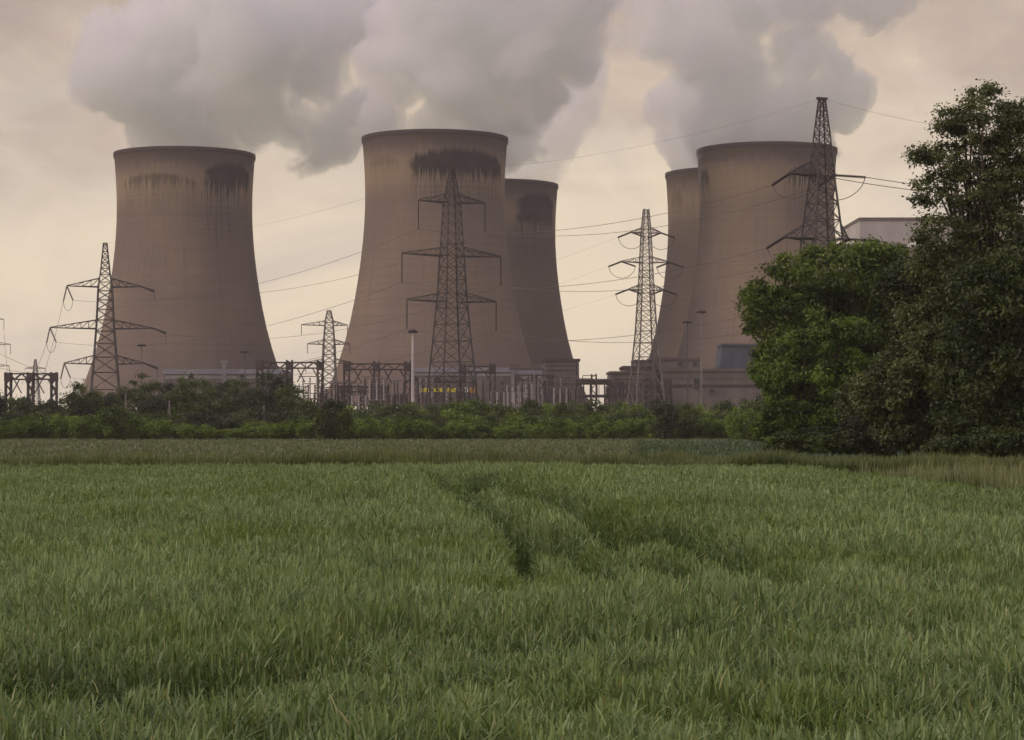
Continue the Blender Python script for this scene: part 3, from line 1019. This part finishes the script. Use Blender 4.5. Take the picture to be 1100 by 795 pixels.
def pylon(label, px, Y, prof, arms, yaw, mode, ins, steel=STEEL, lw=.25, bw=.10, arm_rise=1.7, dirs=None, flat_cap=False, npan=.62):
    """prof: (z, half width); arms: (z, left len, right len). Returns the root and its conductor attachment points (world)."""
    root = empty('electricity_pylon', (X_(px, Y), Y, 0), yaw)
    R = Matrix.Rotation(yaw, 4, 'Z')
    org = Vector((X_(px, Y), Y, 0))

    def hw(z):
        for (z0, w0), (z1, w1) in zip(prof[:-1], prof[1:]):
            if z <= z1:
                return w0 + (w1 - w0) * (z - z0) / (z1 - z0)
        return prof[-1][1]
    body = MB()
    legm = [MB() for _ in range(4)]
    crn = [(-1, -1), (1, -1), (1, 1), (-1, 1)]
    zl = prof[1][0]
    topz = prof[-1][0]
    for k, (sx, sy) in enumerate(crn):
        for (z0, w0), (z1, w1) in zip(prof[:-1], prof[1:]):
            (legm[k] if z1 <= zl + .01 else body).bar((sx * w0, sy * w0, z0 if z0 > 0 else -.3), (sx * w1, sy * w1, z1), lw if z0 < topz * .6 else lw * .7)
    # panels
    z = 0.0
    zs = [0.0]
    while z < topz - .6:
        step = max(hw(z) * 2 * npan, 1.5)
        if z < zl:
            step = zl / max(1, round(zl / max(step, .1)))
        z = min(z + step, topz)
        zs.append(z)
    for z0, z1 in zip(zs[:-1], zs[1:]):
        w0, w1 = hw(z0), hw(z1)
        tgt = body
        b_ = bw if z0 < topz * .7 else bw * .8
        for k in range(4):
            a, b = crn[k], crn[(k + 1) % 4]
            A0, B0 = (a[0] * w0, a[1] * w0, z0), (b[0] * w0, b[1] * w0, z0)
            A1, B1 = (a[0] * w1, a[1] * w1, z1), (b[0] * w1, b[1] * w1, z1)
            if z0 == 0:
                M = tuple((Vector(A1) + Vector(B1)) / 2)
                tgt.bar(A0, M, b_); tgt.bar(B0, M, b_)
                for (Q0, Q1) in ((A0, A1), (B0, B1)):
                    q = Vector(Q0).lerp(Vector(Q1), .5)
                    tgt.bar(q, Vector(Q0).lerp(Vector(M), .5), b_ * .8)
            else:
                tgt.bar(A0, B1, b_); tgt.bar(B0, A1, b_)
            tgt.bar(A1, B1, b_)
    if flat_cap:
        body.bar((-prof[-1][1] - .5, 0, topz), (prof[-1][1] + .5, 0, topz), .35)
    body.build('tower_body', steel, root)
    for lm in legm:
        lm.build('leg', steel, root)
    att = {}
    for ai, (az_, ll, rl) in enumerate(arms):
        for side, ln in ((-1, ll), (1, rl)):
            am = MB()
            w0, w1 = hw(az_), hw(az_ + arm_rise)
            tip = Vector((side * (w0 + ln), 0, az_ + .15))
            for sy in (-1, 1):
                am.bar((side * w0, sy * w0, az_), tip, lw * .75, lw * .6)
                am.bar((side * w1, sy * w1, az_ + arm_rise), tip + Vector((0, 0, .15)), lw * .55, lw * .45)
            kk = max(3, int(ln / 1.8))
            for i in range(kk):
                t0, t1 = i / kk, (i + 1) / kk
                lo = [Vector((side * w0, sy * w0, az_)).lerp(tip, t0) for sy in (-1, 1)]
                lo1 = [Vector((side * w0, sy * w0, az_)).lerp(tip, t1) for sy in (-1, 1)]
                up = [Vector((side * w1, sy * w1, az_ + arm_rise)).lerp(tip, t0) for sy in (-1, 1)]
                am.bar(lo[i % 2], lo1[(i + 1) % 2], bw * .7)
                for q in (0, 1):
                    am.bar(up[q], lo1[q], bw * .7)
                    if i:
                        am.bar(up[q], lo[q], bw * .6)
            am.bar((side * w0, -w0, az_), (side * w0, w0, az_), lw * .6)
            am.build('crossarm', steel, root)
            tipw = org + R @ tip
            if mode == 'hang':
                io = bpy.data.objects.new('insulator', insulator_mesh(ins, .14)); link(io, root)
                io.location = tip
                att[(ai, side)] = (tipw - Vector((0, 0, ins)),) * 2
            else:
                ends = []
                for dv in dirs:
                    dv = Vector(dv[side] if isinstance(dv, dict) else dv)
                    dv.normalize()
                    io = bpy.data.objects.new('insulator', insulator_mesh(ins)); link(io, root)
                    io.location = tip
                    dl = R.inverted().to_3x3() @ dv
                    io.rotation_mode = 'QUATERNION'
                    io.rotation_quaternion = Vector((0, 0, -1)).rotation_difference(dl)
                    ends.append(tip + dl * ins)
                jm = MB()
                a, b = ends
                pts = []
                for i in range(13):
                    t = i / 12
                    q = a.lerp(b, t)
                    q.z -= 2.6 * (1 - (2 * t - 1) ** 2) ** .6 
                    pts.append(q)
                jm.tube(pts, .06, 5)
                jm.build('jumper_cable', WIRE, root)
                att[(ai, side)] = (org + R @ ends[0], org + R @ ends[1])
    att['top'] = (org + Vector((0, 0, topz)),) * 2
    tag(root, label, 'pylon', 'lattice electricity pylons')
    return root, att


def wire(name, a, b, sag, label, r=.038, n=26, group='overhead power lines'):
    mb = MB()
    pts = []
    for i in range(n + 1):
        t = i / n
        p = Vector(a).lerp(Vector(b), t)
        p.z -= sag * 4 * t * (1 - t)
        pts.append(p)
    mb.tube(pts, r, 5)
    o = mb.build(name, WIRE, None)
    tag(o, label, 'power line', group)
    return o


posn = {k: Vector((X_(px, Y), Y, 0)) for k, (px, Y) in dict(one=(113, 594), two=(485.5, 435), three=(694, 500), four=(883, 330), five=(353.5, 780)).items()}
d12 = (posn['two'] - posn['one']).normalized()
d24 = (posn['four'] - posn['two']).normalized()
d35 = (posn['five'] - posn['three']).normalized()

_, A1 = pylon('left lattice pylon with three pairs of drooping arms beside the leftmost tower', 113, 594,
              [(0, 5.0), (11, 3.7), (18, 3.05), (28, 2.3), (39, 1.75), (42, 1.25), (50, .45)],
              [(38.3, 8.2, 8.0), (27.2, 12.0, 10.5), (17.8, 7.6, 7.6)], math.radians(12), 'tension', 4.2, lw=.34, bw=.15,
              dirs=[{-1: (-.25, .1, -1.0), 1: (.9, -.5, -.28)}, {-1: (.42, -.1, -.95), 1: (.82, -.5, -.35)}], arm_rise=2.3)
_, A2 = pylon('central lattice pylon with long hanging insulators in front of the middle tower', 485.5, 435,
              [(0, 4.3), (20, 2.65), (26, 2.2), (35, 1.75), (45.2, 1.28), (47, .95), (51.5, .35)],
              [(45.0, 5.9, 5.9), (34.6, 8.9, 8.9), (25.7, 7.4, 7.4)], math.radians(27), 'hang', 5.6, arm_rise=1.7)
_, A3 = pylon('paler narrow pylon with short arms between the central and right towers', 694, 500,
              [(0, 3.9), (21.6, 1.96), (32, 1.4), (45, .9), (50, .5)],
              [(44.6, 2.6, 2.6), (38.0, 4.6, 4.4), (31.8, 2.7, 2.7)], math.radians(15), 'tension', 3.6, steel=STEEL_PALE, lw=.26, bw=.11,
              dirs=[(-.85, .6, -.30), (.9, .35, -.28)], arm_rise=1.3)
_, A4 = pylon('tall dark pylon in front of the right tower rising above the domed oak', 883, 330,
              [(0, 4.6), (20, 2.85), (29, 2.25), (38.8, 1.30), (44.5, .90), (50, .36)],
              [(38.6, 4.0, .9), (29.2, 4.0, 2.2), (19.5, 5.0, 3.0)], math.radians(20), 'tension', 4.6,
              dirs=[tuple(-d24 + Vector((0, 0, -.30))), (.97, .1, -.05)], arm_rise=2.3, flat_cap=True)
_, A5 = pylon('small distant pylon between the leftmost and central towers', 353.5, 780,
              [(0, 4.4), (16, 2.4), (30, 1.9), (38, 1.3), (41.5, .6)],
              [(36.2, 8.2, 5.0), (29.6, 5.6, 5.4), (23, 6, 6)], math.radians(10), 'hang', 3.4, steel=STEEL_PALE, lw=.36, bw=.18)
_, A6 = pylon('distant pylon cut by the left edge of the view, one arm tip showing', -16, 925,
              [(0, 5.2), (20, 3.55), (26, 2.95), (35, 2.35), (45.2, 1.75), (48, 1.3), (53, .55)],
              [(45.0, 5.9, 5.9), (34.6, 8.0, 8.0), (25.7, 6.9, 6.9)], math.radians(5), 'hang', 4.0)
_, A9 = pylon('tiny far pylon just behind the gantry at the left edge', 38, 1670,
              [(0, 4.8), (20, 3.0), (40, 1.6), (50, .6)],
              [(43, 6.5, 6.5), (35, 7.5, 7.5)], 0.0, 'hang', 4.0, steel=STEEL_PALE, lw=.5, bw=.25)
LV = ['top', 'middle', 'bottom']
SD = {-1: 'left', 1: 'right'}
for ai in range(3):
    for sd_ in (-1, 1):
        a = A1[(ai, sd_)][1]
        wire('power_line', a, A2[(ai, sd_)][0], 5.0, f'thin cable from the {SD[sd_]} {LV[ai]} arm of the left pylon to the central pylon')
        if ai < 3:
            wire('power_line', A2[(ai, sd_)][0], A4[(ai, sd_)][0], 3.2, f'thin cable from the {SD[sd_]} {LV[ai]} arm of the central pylon to the dark right pylon')
wire('power_line', A1['top'][0], A2['top'][0], 3.5, 'thin earth wire between the tips of the left and central pylons', .018)
wire('power_line', A2['top'][0], A4['top'][0], 2.2, 'thin earth wire between the tips of the central and dark right pylons', .014)
# from the dark pylon out of the frame to the right
for ai, sd_, py2, sg in ((0, 1, 186, 2.6), (0, -1, 190, 3.2), (1, 1, 268, 5)):
    a = A4[(ai, sd_)][1]
    wire('power_line', a, P(1330, py2, 350), sg, f'cable leaving the {SD[sd_]} {LV[ai]} arm of the dark right pylon towards the right edge', .055)
wire('power_line', A4['top'][0], P(1330, 140, 350), 3.5, 'thin earth wire leaving the tip of the dark right pylon towards the right edge', .018)
# narrow pylon to the distant one
for ai in range(3):
    for sd_ in (-1,):
        wire('power_line', A3[(ai, sd_)][0], A5[(ai, sd_)][0], 2.0, f'thin cable from the {SD[sd_]} {LV[ai]} arm of the narrow pylon to the small distant pylon', .016)
# down-droppers from the left pylon and lines from the left edge
wire('power_line', A1[(0, -1)][0], P(46, 405, 560), 1.0, 'cable dropping from the left top arm of the left pylon to the gantry', .05)
wire('power_line', A1[(1, -1)][0], P(33, 405, 560), 1.0, 'cable dropping from the left middle arm of the left pylon to the gantry', .05)
wire('power_line', P(-60, 346, 560), A1[(2, -1)][0] , 1.2, 'sloping cable from the left edge to the bottom arm of the left pylon', .05)
wire('power_line', P(-60, 376, 560), P(58, 404, 560), 1.2, 'lower sloping cable from the left edge down to the gantry', .05)
wire('power_line', A6[(0, 1)][0], P(9, 404, 560), 2.0, 'cable from the arm tip at the left edge down to the gantry post', .06)

# ------------------------------------------------------------------ substation
def lattice_post(mb, x, y, z1, w=.9, t=.22):
    for sx in (-1, 1):
        for sy in (-1, 1):
            mb.bar((x + sx * w / 2, y + sy * w / 2, -.2), (x + sx * w / 2, y + sy * w / 2, z1), t)
    z = 0
    k = 0
    while z < z1 - .1:
        zz = min(z + w * 1.3, z1)
        for sy in (-1, 1):
            s = 1 if k % 2 else -1
            mb.bar((x - s * w / 2, y + sy * w / 2, z), (x + s * w / 2, y + sy * w / 2, zz), t * .5)
        for sx in (-1, 1):
            s = 1 if k % 2 else -1
            mb.bar((x + sx * w / 2, y - s * w / 2, z), (x + sx * w / 2, y + s * w / 2, zz), t * .5)
        z = zz; k += 1


def gantry(label, Y, posts, beam_y, top_y, hang=3, mat=DARKSTEEL):
    xs = [X_(p, Y) for p in posts]
    zb, zt_ = Z_(beam_y, Y), Z_(top_y, Y)
    c = sum(xs) / len(xs)
    root = empty('substation_gantry', (c, Y, 0))
    for x in xs:
        mb = MB(); lattice_post(mb, x - c, 0, zt_, 1.3, .38)
        mb.box(x - c - .9, -.9, zb - 1.2, x - c + .9, .9, zb + .9)
        mb.build('post', mat, root)
    mb = MB()
    a, b = xs[0] - c, xs[-1] - c
    for sy in (-.6, .6):
        for dz in (-.7, .7):
            mb.bar((a, sy, zb + dz), (b, sy, zb + dz), .34)
        k = int((b - a) / 1.6)
        for i in range(k):
            s = .7 if i % 2 else -.7
            mb.bar((a + (b - a) * i / k, sy, zb - s), (a + (b - a) * (i + 1) / k, sy, zb + s), .24)
    mb.build('beam', mat, root)
    for x0, x1 in zip(xs[:-1], xs[1:]):
        for q in range(hang):
            xx = x0 + (x1 - x0) * (q + 1) / (hang + 1) - c
            io = bpy.data.objects.new('insulator', insulator_mesh(4.0, .2)); link(io, root)
            io.location = (xx, 0, zb - .7)
            io.rotation_euler = (0, (.5 if q % 2 else -.5), 0)
    tag(root, label, 'gantry', 'steel gantries of the substation')
    return root


gantry('dark three post gantry at the left edge with sky between its legs', 560, [9, 33, 58], 404.5, 400)
gantry('dark gantry with sky beneath its beam between the leftmost and central towers', 560, [279, 311, 344], 392.5, 387)
gantry('long gantry at the left foot of the central tower', 565, [372.5, 404.5, 438], 394, 388)
gantry('gantry just right of the central pylon legs', 570, [497, 529], 396.5, 391)
gantry('low gantry behind the central pylon legs', 600, [446, 470, 497], 407, 404)
gantry('low second row gantry at the left foot of the central tower', 600, [366, 390, 414], 418, 415, hang=2)
gantry('low gantry beside the dark latticed building', 600, [556, 574, 592], 406, 402, hang=2)
gantry('low gantry beneath the narrow pylon', 560, [664, 684, 718], 411, 408, hang=2)


def equipment(px, Y, top_y, kind):
    root = empty('busbar_support', (X_(px, Y), Y, 0))
    zt_ = Z_(top_y, Y)
    mb = MB()
    lattice_post(mb, 0, 0, zt_ * .6, .7, .2)
    mb.build('stand', DARKSTEEL, root)
    mb = MB()
    n = 3 if kind else 1
    for i in range(n):
        x = (i - (n - 1) / 2) * 1.6
        prof = []
        for q in range(8):
            z = zt_ * .6 + zt_ * .4 * q / 8
            prof += [(.14, z), (.30, z + .12), (.14, z + .3)]
        mb.lathe(prof, 8, (x, 0, 0))
    mb.build('insulator', POLE if kind == 2 else INSUL, root)
    mb = MB()
    mb.bar((-2.6, 0, zt_), (2.6, 0, zt_), .2)
    if n > 1:
        mb.bar((-2.2, 0, zt_ * .6), (2.2, 0, zt_ * .6), .3)
        mb.bar((2.1, 0, zt_ * .6), (2.1, 0, zt_), .16)
    mb.build('busbar', STEEL_PALE, root)
    tag(root, 'small insulator stand among the crowded substation equipment', 'insulator stand', 'insulator stands of the substation')


random.seed(31)
for px in [283, 292, 300, 321, 331, 339, 352, 361, 377, 384, 393, 399, 411, 420, 429, 452, 461, 473, 484, 508, 517, 538, 545, 551, 563, 569, 580, 590, 601, 612, 623, 634, 668, 676, 690, 704] + [346, 356, 367, 371, 387, 396, 405, 416, 424, 434, 448, 457, 466, 478, 490, 501, 512, 522, 533, 541, 553, 560, 566, 576, 585, 595, 606]:
    equipment(px + random.uniform(-2, 2), random.uniform(500, 620), random.uniform(404, 425), random.choice([0, 1, 1, 2]))


def pole(px, Y, top_y, label, head, r=.28, mat=STEEL_PALE, hr=1.2):
    root = empty('lamp_post' if head else 'pole', (X_(px, Y), Y, 0))
    z = Z_(top_y, Y)
    mb = MB(); mb.lathe([(r * 1.3, -.2), (r * 1.2, 1.5), (r, 1.6), (r * .6, z)], 10)
    mb.build('shaft', mat, root, smooth=True)
    if head:
        mb = MB()
        mb.lathe([(.2, z - .25), (.8 * hr, z - .1), (hr, z + .1), (.85 * hr, z + .3), (.2, z + .5)], 14)
        for k in range(6):
            a = k * math.pi / 3
            mb.box(.9 * hr * math.cos(a) - .2, .9 * hr * math.sin(a) - .2, z - .32, .9 * hr * math.cos(a) + .2, .9 * hr * math.sin(a) + .2, z - .02)
        mb.build('lamp_head', DARKSTEEL, root)
    tag(root, label, 'lamp post' if head else 'pole', 'lamp masts around the power station' if head else 'plain poles near the substation')


pole(443.5, 470, 356, 'pale lamp mast just left of the central pylon', True, .40, POLE, .95)
pole(152, 620, 371, 'tall lamp mast in front of the leftmost tower right of the left pylon', True, .3, STEEL_PALE)
pole(738.5, 600, 346, 'lamp mast right of the narrow pylon, left one of the close pair', True, .24, STEEL)
pole(753.5, 590, 335, 'taller lamp mast of the close pair in front of the right tower', True, .25)
pole(263, 640, 378, 'dim lamp mast in front of the right foot of the leftmost tower', True, .26, STEEL)
pole(182, 300, 430, 'short pale pole standing among the trees right of the left pylon', False, .14)
pole(283.5, 300, 436, 'short pale pole below the left end of the gap between towers', False, .14)
pole(574, 520, 399, 'thin pale pole in front of the half hidden tower', False, .26)
pole(558, 520, 410, 'thin pale pole left of the one by the half hidden tower', False, .22)
pole(135, 300, 424, 'faint grey pole right beside the foot of the left pylon', False, .12)


# ------------------------------------------------------------------ buildings
def bldg(name, label, px0, px1, top, Y, depth, mat, roofmat=None, bands=(), wins=(), roof_t=.8, cat='building', slope=0.0, base=0.0):
    x0, x1, z1 = X_(px0, Y), X_(px1, Y), Z_(top, Y)
    c = (x0 + x1) / 2
    root = empty(name, (c, Y, 0))
    a, b = x0 - c, x1 - c
    mb = MB()
    if slope:
        s_ = slope
        v = [(a, 0, base), (b, 0, base), (b, depth, base), (a, depth, base), (a + s_, s_ * .3, z1), (b, s_ * .3, z1), (b, depth, z1), (a + s_, depth, z1)]
        mb.add(v, [(0, 3, 2, 1), (4, 5, 6, 7), (0, 1, 5, 4), (1, 2, 6, 5), (2, 3, 7, 6), (3, 0, 4, 7)])
    else:
        mb.box(a, 0, base, b, depth, z1)
    mb.build('wall', mat, root)
    if roofmat:
        mb = MB(); mb.box(a - .4 + slope, -.4 + slope * .3, z1 + .004, b + .4, depth + .4, z1 + roof_t)
        mb.build('roof', roofmat, root)
    for (b0, b1, bm_) in bands:
        mb = MB(); mb.box(a + .3, -.12, Z_(b1, Y), b - .3, -.003, Z_(b0, Y))
        mb.build('wall_band', bm_, root)
    for (w0, w1, y0, y1) in wins:
        fr = MB()
        X0, X1, Z0, Z1 = X_(w0, Y) - c, X_(w1, Y) - c, Z_(y1, Y), Z_(y0, Y)
        for (p, q) in (((X0, Z0), (X1, Z0)), ((X0, Z1), (X1, Z1)), ((X0, Z0), (X0, Z1)), ((X1, Z0), (X1, Z1))):
            fr.bar((p[0], -.1, p[1]), (q[0], -.1, q[1]), .22)
        f = fr.build('window', STEEL_PALE, root)
        mb = MB(); mb.box(X0, -.08, Z0, X1, -.01, Z1)
        mb.build('pane', GLASS, f)
    tag(root, label, cat, 'buildings of the power station')
    return root


bldg('industrial_building', 'long low pale building along the foot of the leftmost tower', 176, 303, 402, 720, 30, MIDWALL, BLUEROOF,
     bands=[(403, 407, PALEWALL)], wins=[(210, 213, 408, 413), (246, 249, 408, 413), (262, 264, 409, 414)], roof_t=1.6)
bldg('vent_housing', 'small pale upright housing on the low building by the leftmost tower', 238.5, 242.5, 390, 715, 1.6, PALEWALL, PALEWALL)
bldg('industrial_building', 'low building with a pale blue roof line seen through the central pylon legs', 441, 556, 400, 720, 26, MIDWALL, BLUEROOF,
     bands=[(401, 404, PALEWALL)], wins=[(456, 459, 408, 412), (538, 541, 410, 415)], roof_t=1.5)
bldg('industrial_building', 'raised pale walkway building left of the dark latticed block', 549, 583, 396, 700, 14, PALEWALL, BROWNWALL, bands=[(398, 402, BLUEROOF)], wins=[(553, 556, 399, 402)], roof_t=1.3)
bldg('industrial_building', 'dark slatted block against the right foot of the half hidden tower', 585, 622, 388, 740, 20, BROWNWALL, DARKSTEEL,
     bands=[(392, 393.3, DARKSTEEL), (397, 398.3, DARKSTEEL), (404, 405, MIDWALL), (412, 413, DARKSTEEL)], wins=[(588, 590, 404, 430), (618, 620.5, 390, 420)], roof_t=.8)
bldg('industrial_building', 'low brown block with sloping left end by the narrow pylon', 650, 692, 401, 640, 22, BROWNWALL, BROWNWALL,
     bands=[(417, 424, MIDWALL)], slope=1.6, roof_t=.6, wins=[(656, 664, 418, 422), (676, 680, 418, 422)])
bldg('industrial_building', 'dark upper block directly behind the narrow pylon legs', 670, 704, 396, 660, 20, BROWNWALL, DARKSTEEL, wins=[(676, 680, 400, 404)])
bldg('industrial_building', 'little roof house on top of the dark block behind the narrow pylon', 681, 703, 389.5, 675, 10, MIDWALL, DARKSTEEL)
bldg('industrial_building', 'brown grey block with two small dark windows right of the narrow pylon', 700, 752, 386.5, 680, 20, MIDWALL, BROWNWALL,
     bands=[(397, 402, BROWNWALL)], wins=[(727.5, 734, 389, 394), (744, 749, 389, 393.5)])
bldg('industrial_building', 'long flat brown hall stretching right behind the lamp masts', 712, 835, 399, 650, 24, MIDWALL, BROWNWALL,
     bands=[(401, 407, BROWNWALL), (413, 416, DARKSTEEL)], wins=[(716, 722, 418, 424), (745, 752, 405, 418), (762, 768, 418, 423)])
bldg('industrial_building', 'dark blue slope sided housing above the long brown hall', 762, 822, 371.5, 690, 18, BLUEWALL, BLUEWALL, slope=4.2, roof_t=.7)
bldg('boiler_house', 'huge pale boiler house rising behind the trees at the right', 923.5, 1120, 237, 1150, 60, FARPALE, BROWNWALL,
     bands=[(262, 263, MIDWALL)], wins=[(1040, 1046, 250, 262)], roof_t=1.6)
bldg('industrial_building', 'pale flat roofed hall showing through the leaves below the boiler house', 984, 1040, 263.5, 1100, 20, BROWNWALL, WHITE, roof_t=2.6, bands=[(267, 275, DARKSTEEL)])

# pipe bridge right of the half hidden tower
root = empty('pipe_bridge', (X_(637, 640), 640, 0))
c = X_(637, 640)
for k, (py, w_) in enumerate(((408.5, .7), (411.5, .9), (425.5, .8))):
    mb = MB(); mb.tube([(X_(619, 640) - c, 0, Z_(py, 640)), (X_(637, 640) - c, 0, Z_(py, 640)), (X_(656, 640) - c, 0, Z_(py, 640))], w_ * .55, 8)
    mb.build('pipe', DARKSTEEL, root)
for px in (638, 652):
    mb = MB(); lattice_post(mb, X_(px, 640) - c, 0, Z_(402 if px == 638 else 408, 640), 1.3, .4)
    mb.build('post', DARKSTEEL, root)
mb = MB()
mb.bar((X_(626, 640) - c, 0, Z_(403.5, 640)), (X_(640, 640) - c, 0, Z_(403.5, 640)), .2)
mb.bar((X_(626, 640) - c, 0, Z_(403.5, 640)), (X_(626, 640) - c, 0, Z_(408.5, 640)), .2)
mb.build('handrail', DARKSTEEL, root)
tag(root, 'dark pipe bridge against the sky right of the half hidden tower', 'pipe bridge')

# boom lift behind the central pylon legs
Yb = 520
root = empty('boom_lift', (X_(456, Yb), Yb, 0))
c = X_(456, Yb)
mb = MB(); mb.box(-2.6, -1.3, .7, 2.6, 1.3, 1.9); mb.box(-1.5, -1.1, 1.9, 1.3, 1.1, 3.0)
mb.build('chassis', YELLOW, root, bevel=.08)
for sx in (-1.8, 1.8):
    for sy in (-1.35, 1.35):
        mb = MB()
        vs = []
        for k in range(16):
            a = 2 * math.pi * k / 16
            for yy in (-.28, .28):
                vs.append((sx + .7 * math.cos(a), sy + yy, .7 + .7 * math.sin(a)))
        mb.add(vs, [(2 * k, (2 * k + 2) % 32, (2 * k + 3) % 32, 2 * k + 1) for k in range(16)] + [tuple(range(0, 32, 2)), tuple(range(31, 0, -2))])
        mb.build('wheel', RUBBER, root)
zb = Z_(419, Yb)
mb = MB(); mb.bar((.0, 0, 2.8), (-.4, 0, zb), .7, .55)
mb.build('lower_arm', BROWNWALL, root)
for (q0, q1) in ((452.5, 461), (466, 477), (480.5, 490)):
    mb = MB(); mb.box(X_(q0, Yb) - c, -.45, zb - .5, X_(q1, Yb) - c, .45, zb + .45)
    mb.build('boom_section', YELLOW, root, bevel=.05)
mb = MB(); mb.box(X_(461, Yb) - c, -.28, zb - .28, X_(499, Yb) - c, .28, zb + .22)
mb.build('inner_boom', MIDWALL, root)
mb = MB(); mb.box(X_(498.5, Yb) - c, -.8, zb - .5, X_(503.5, Yb) - c, .8, zb + .75)
mb.build('basket', WHITE, root, bevel=.06)
mb = MB(); mb.box(X_(503.5, Yb) - c + .01, -.7, zb - .65, X_(511.5, Yb) - c, .7, zb + .5)
mb.build('platform', ORANGE, root, bevel=.06)
tag(root, 'yellow boom lift with its arm stretched level behind the central pylon legs', 'boom lift')

# prototypes used only as mesh sources
for o in variants + [STEMS]:
    bpy.data.objects.remove(o)

# ------------------------------------------------------------------ haze
mb = MB()
mb.box(-2450, -70, -1.0, 2450, 2000, 262)
m, nt, out = new_mat('haze')
g = G(nt)
pv = g.n('ShaderNodeVolumePrincipled')
pv.inputs['Color'].default_value = (.90, .86, .84, 1)
pv.inputs['Density'].default_value = .00014
pv.inputs['Anisotropy'].default_value = .1
nt.links.new(pv.outputs[0], out.inputs['Volume'])
o = mb.build('haze', m)
tag(o, 'thin pale haze filling the air over the fields and the power station', 'haze', kind='stuff')

# ------------------------------------------------------------------ render settings
S.view_settings.view_transform = 'Standard'
S.view_settings.look = 'None'
S.view_settings.gamma = 1
S.view_settings.exposure = 0.0
S.view_settings.use_curve_mapping = False
cy = S.cycles
cy.max_bounces = 9
cy.diffuse_bounces = 2
cy.glossy_bounces = 1
cy.transmission_bounces = 2
cy.volume_bounces = 9
cy.transparent_max_bounces = 8
cy.volume_step_rate = .8
cy.volume_max_steps = 256
cy.use_denoising = True
try:
    cy.denoiser = 'OPENIMAGEDENOISE'
    cy.denoising_input_passes = 'RGB_ALBEDO_NORMAL'
except Exception as e:
    print(e)
cy.use_adaptive_sampling = True
cy.adaptive_threshold = .03
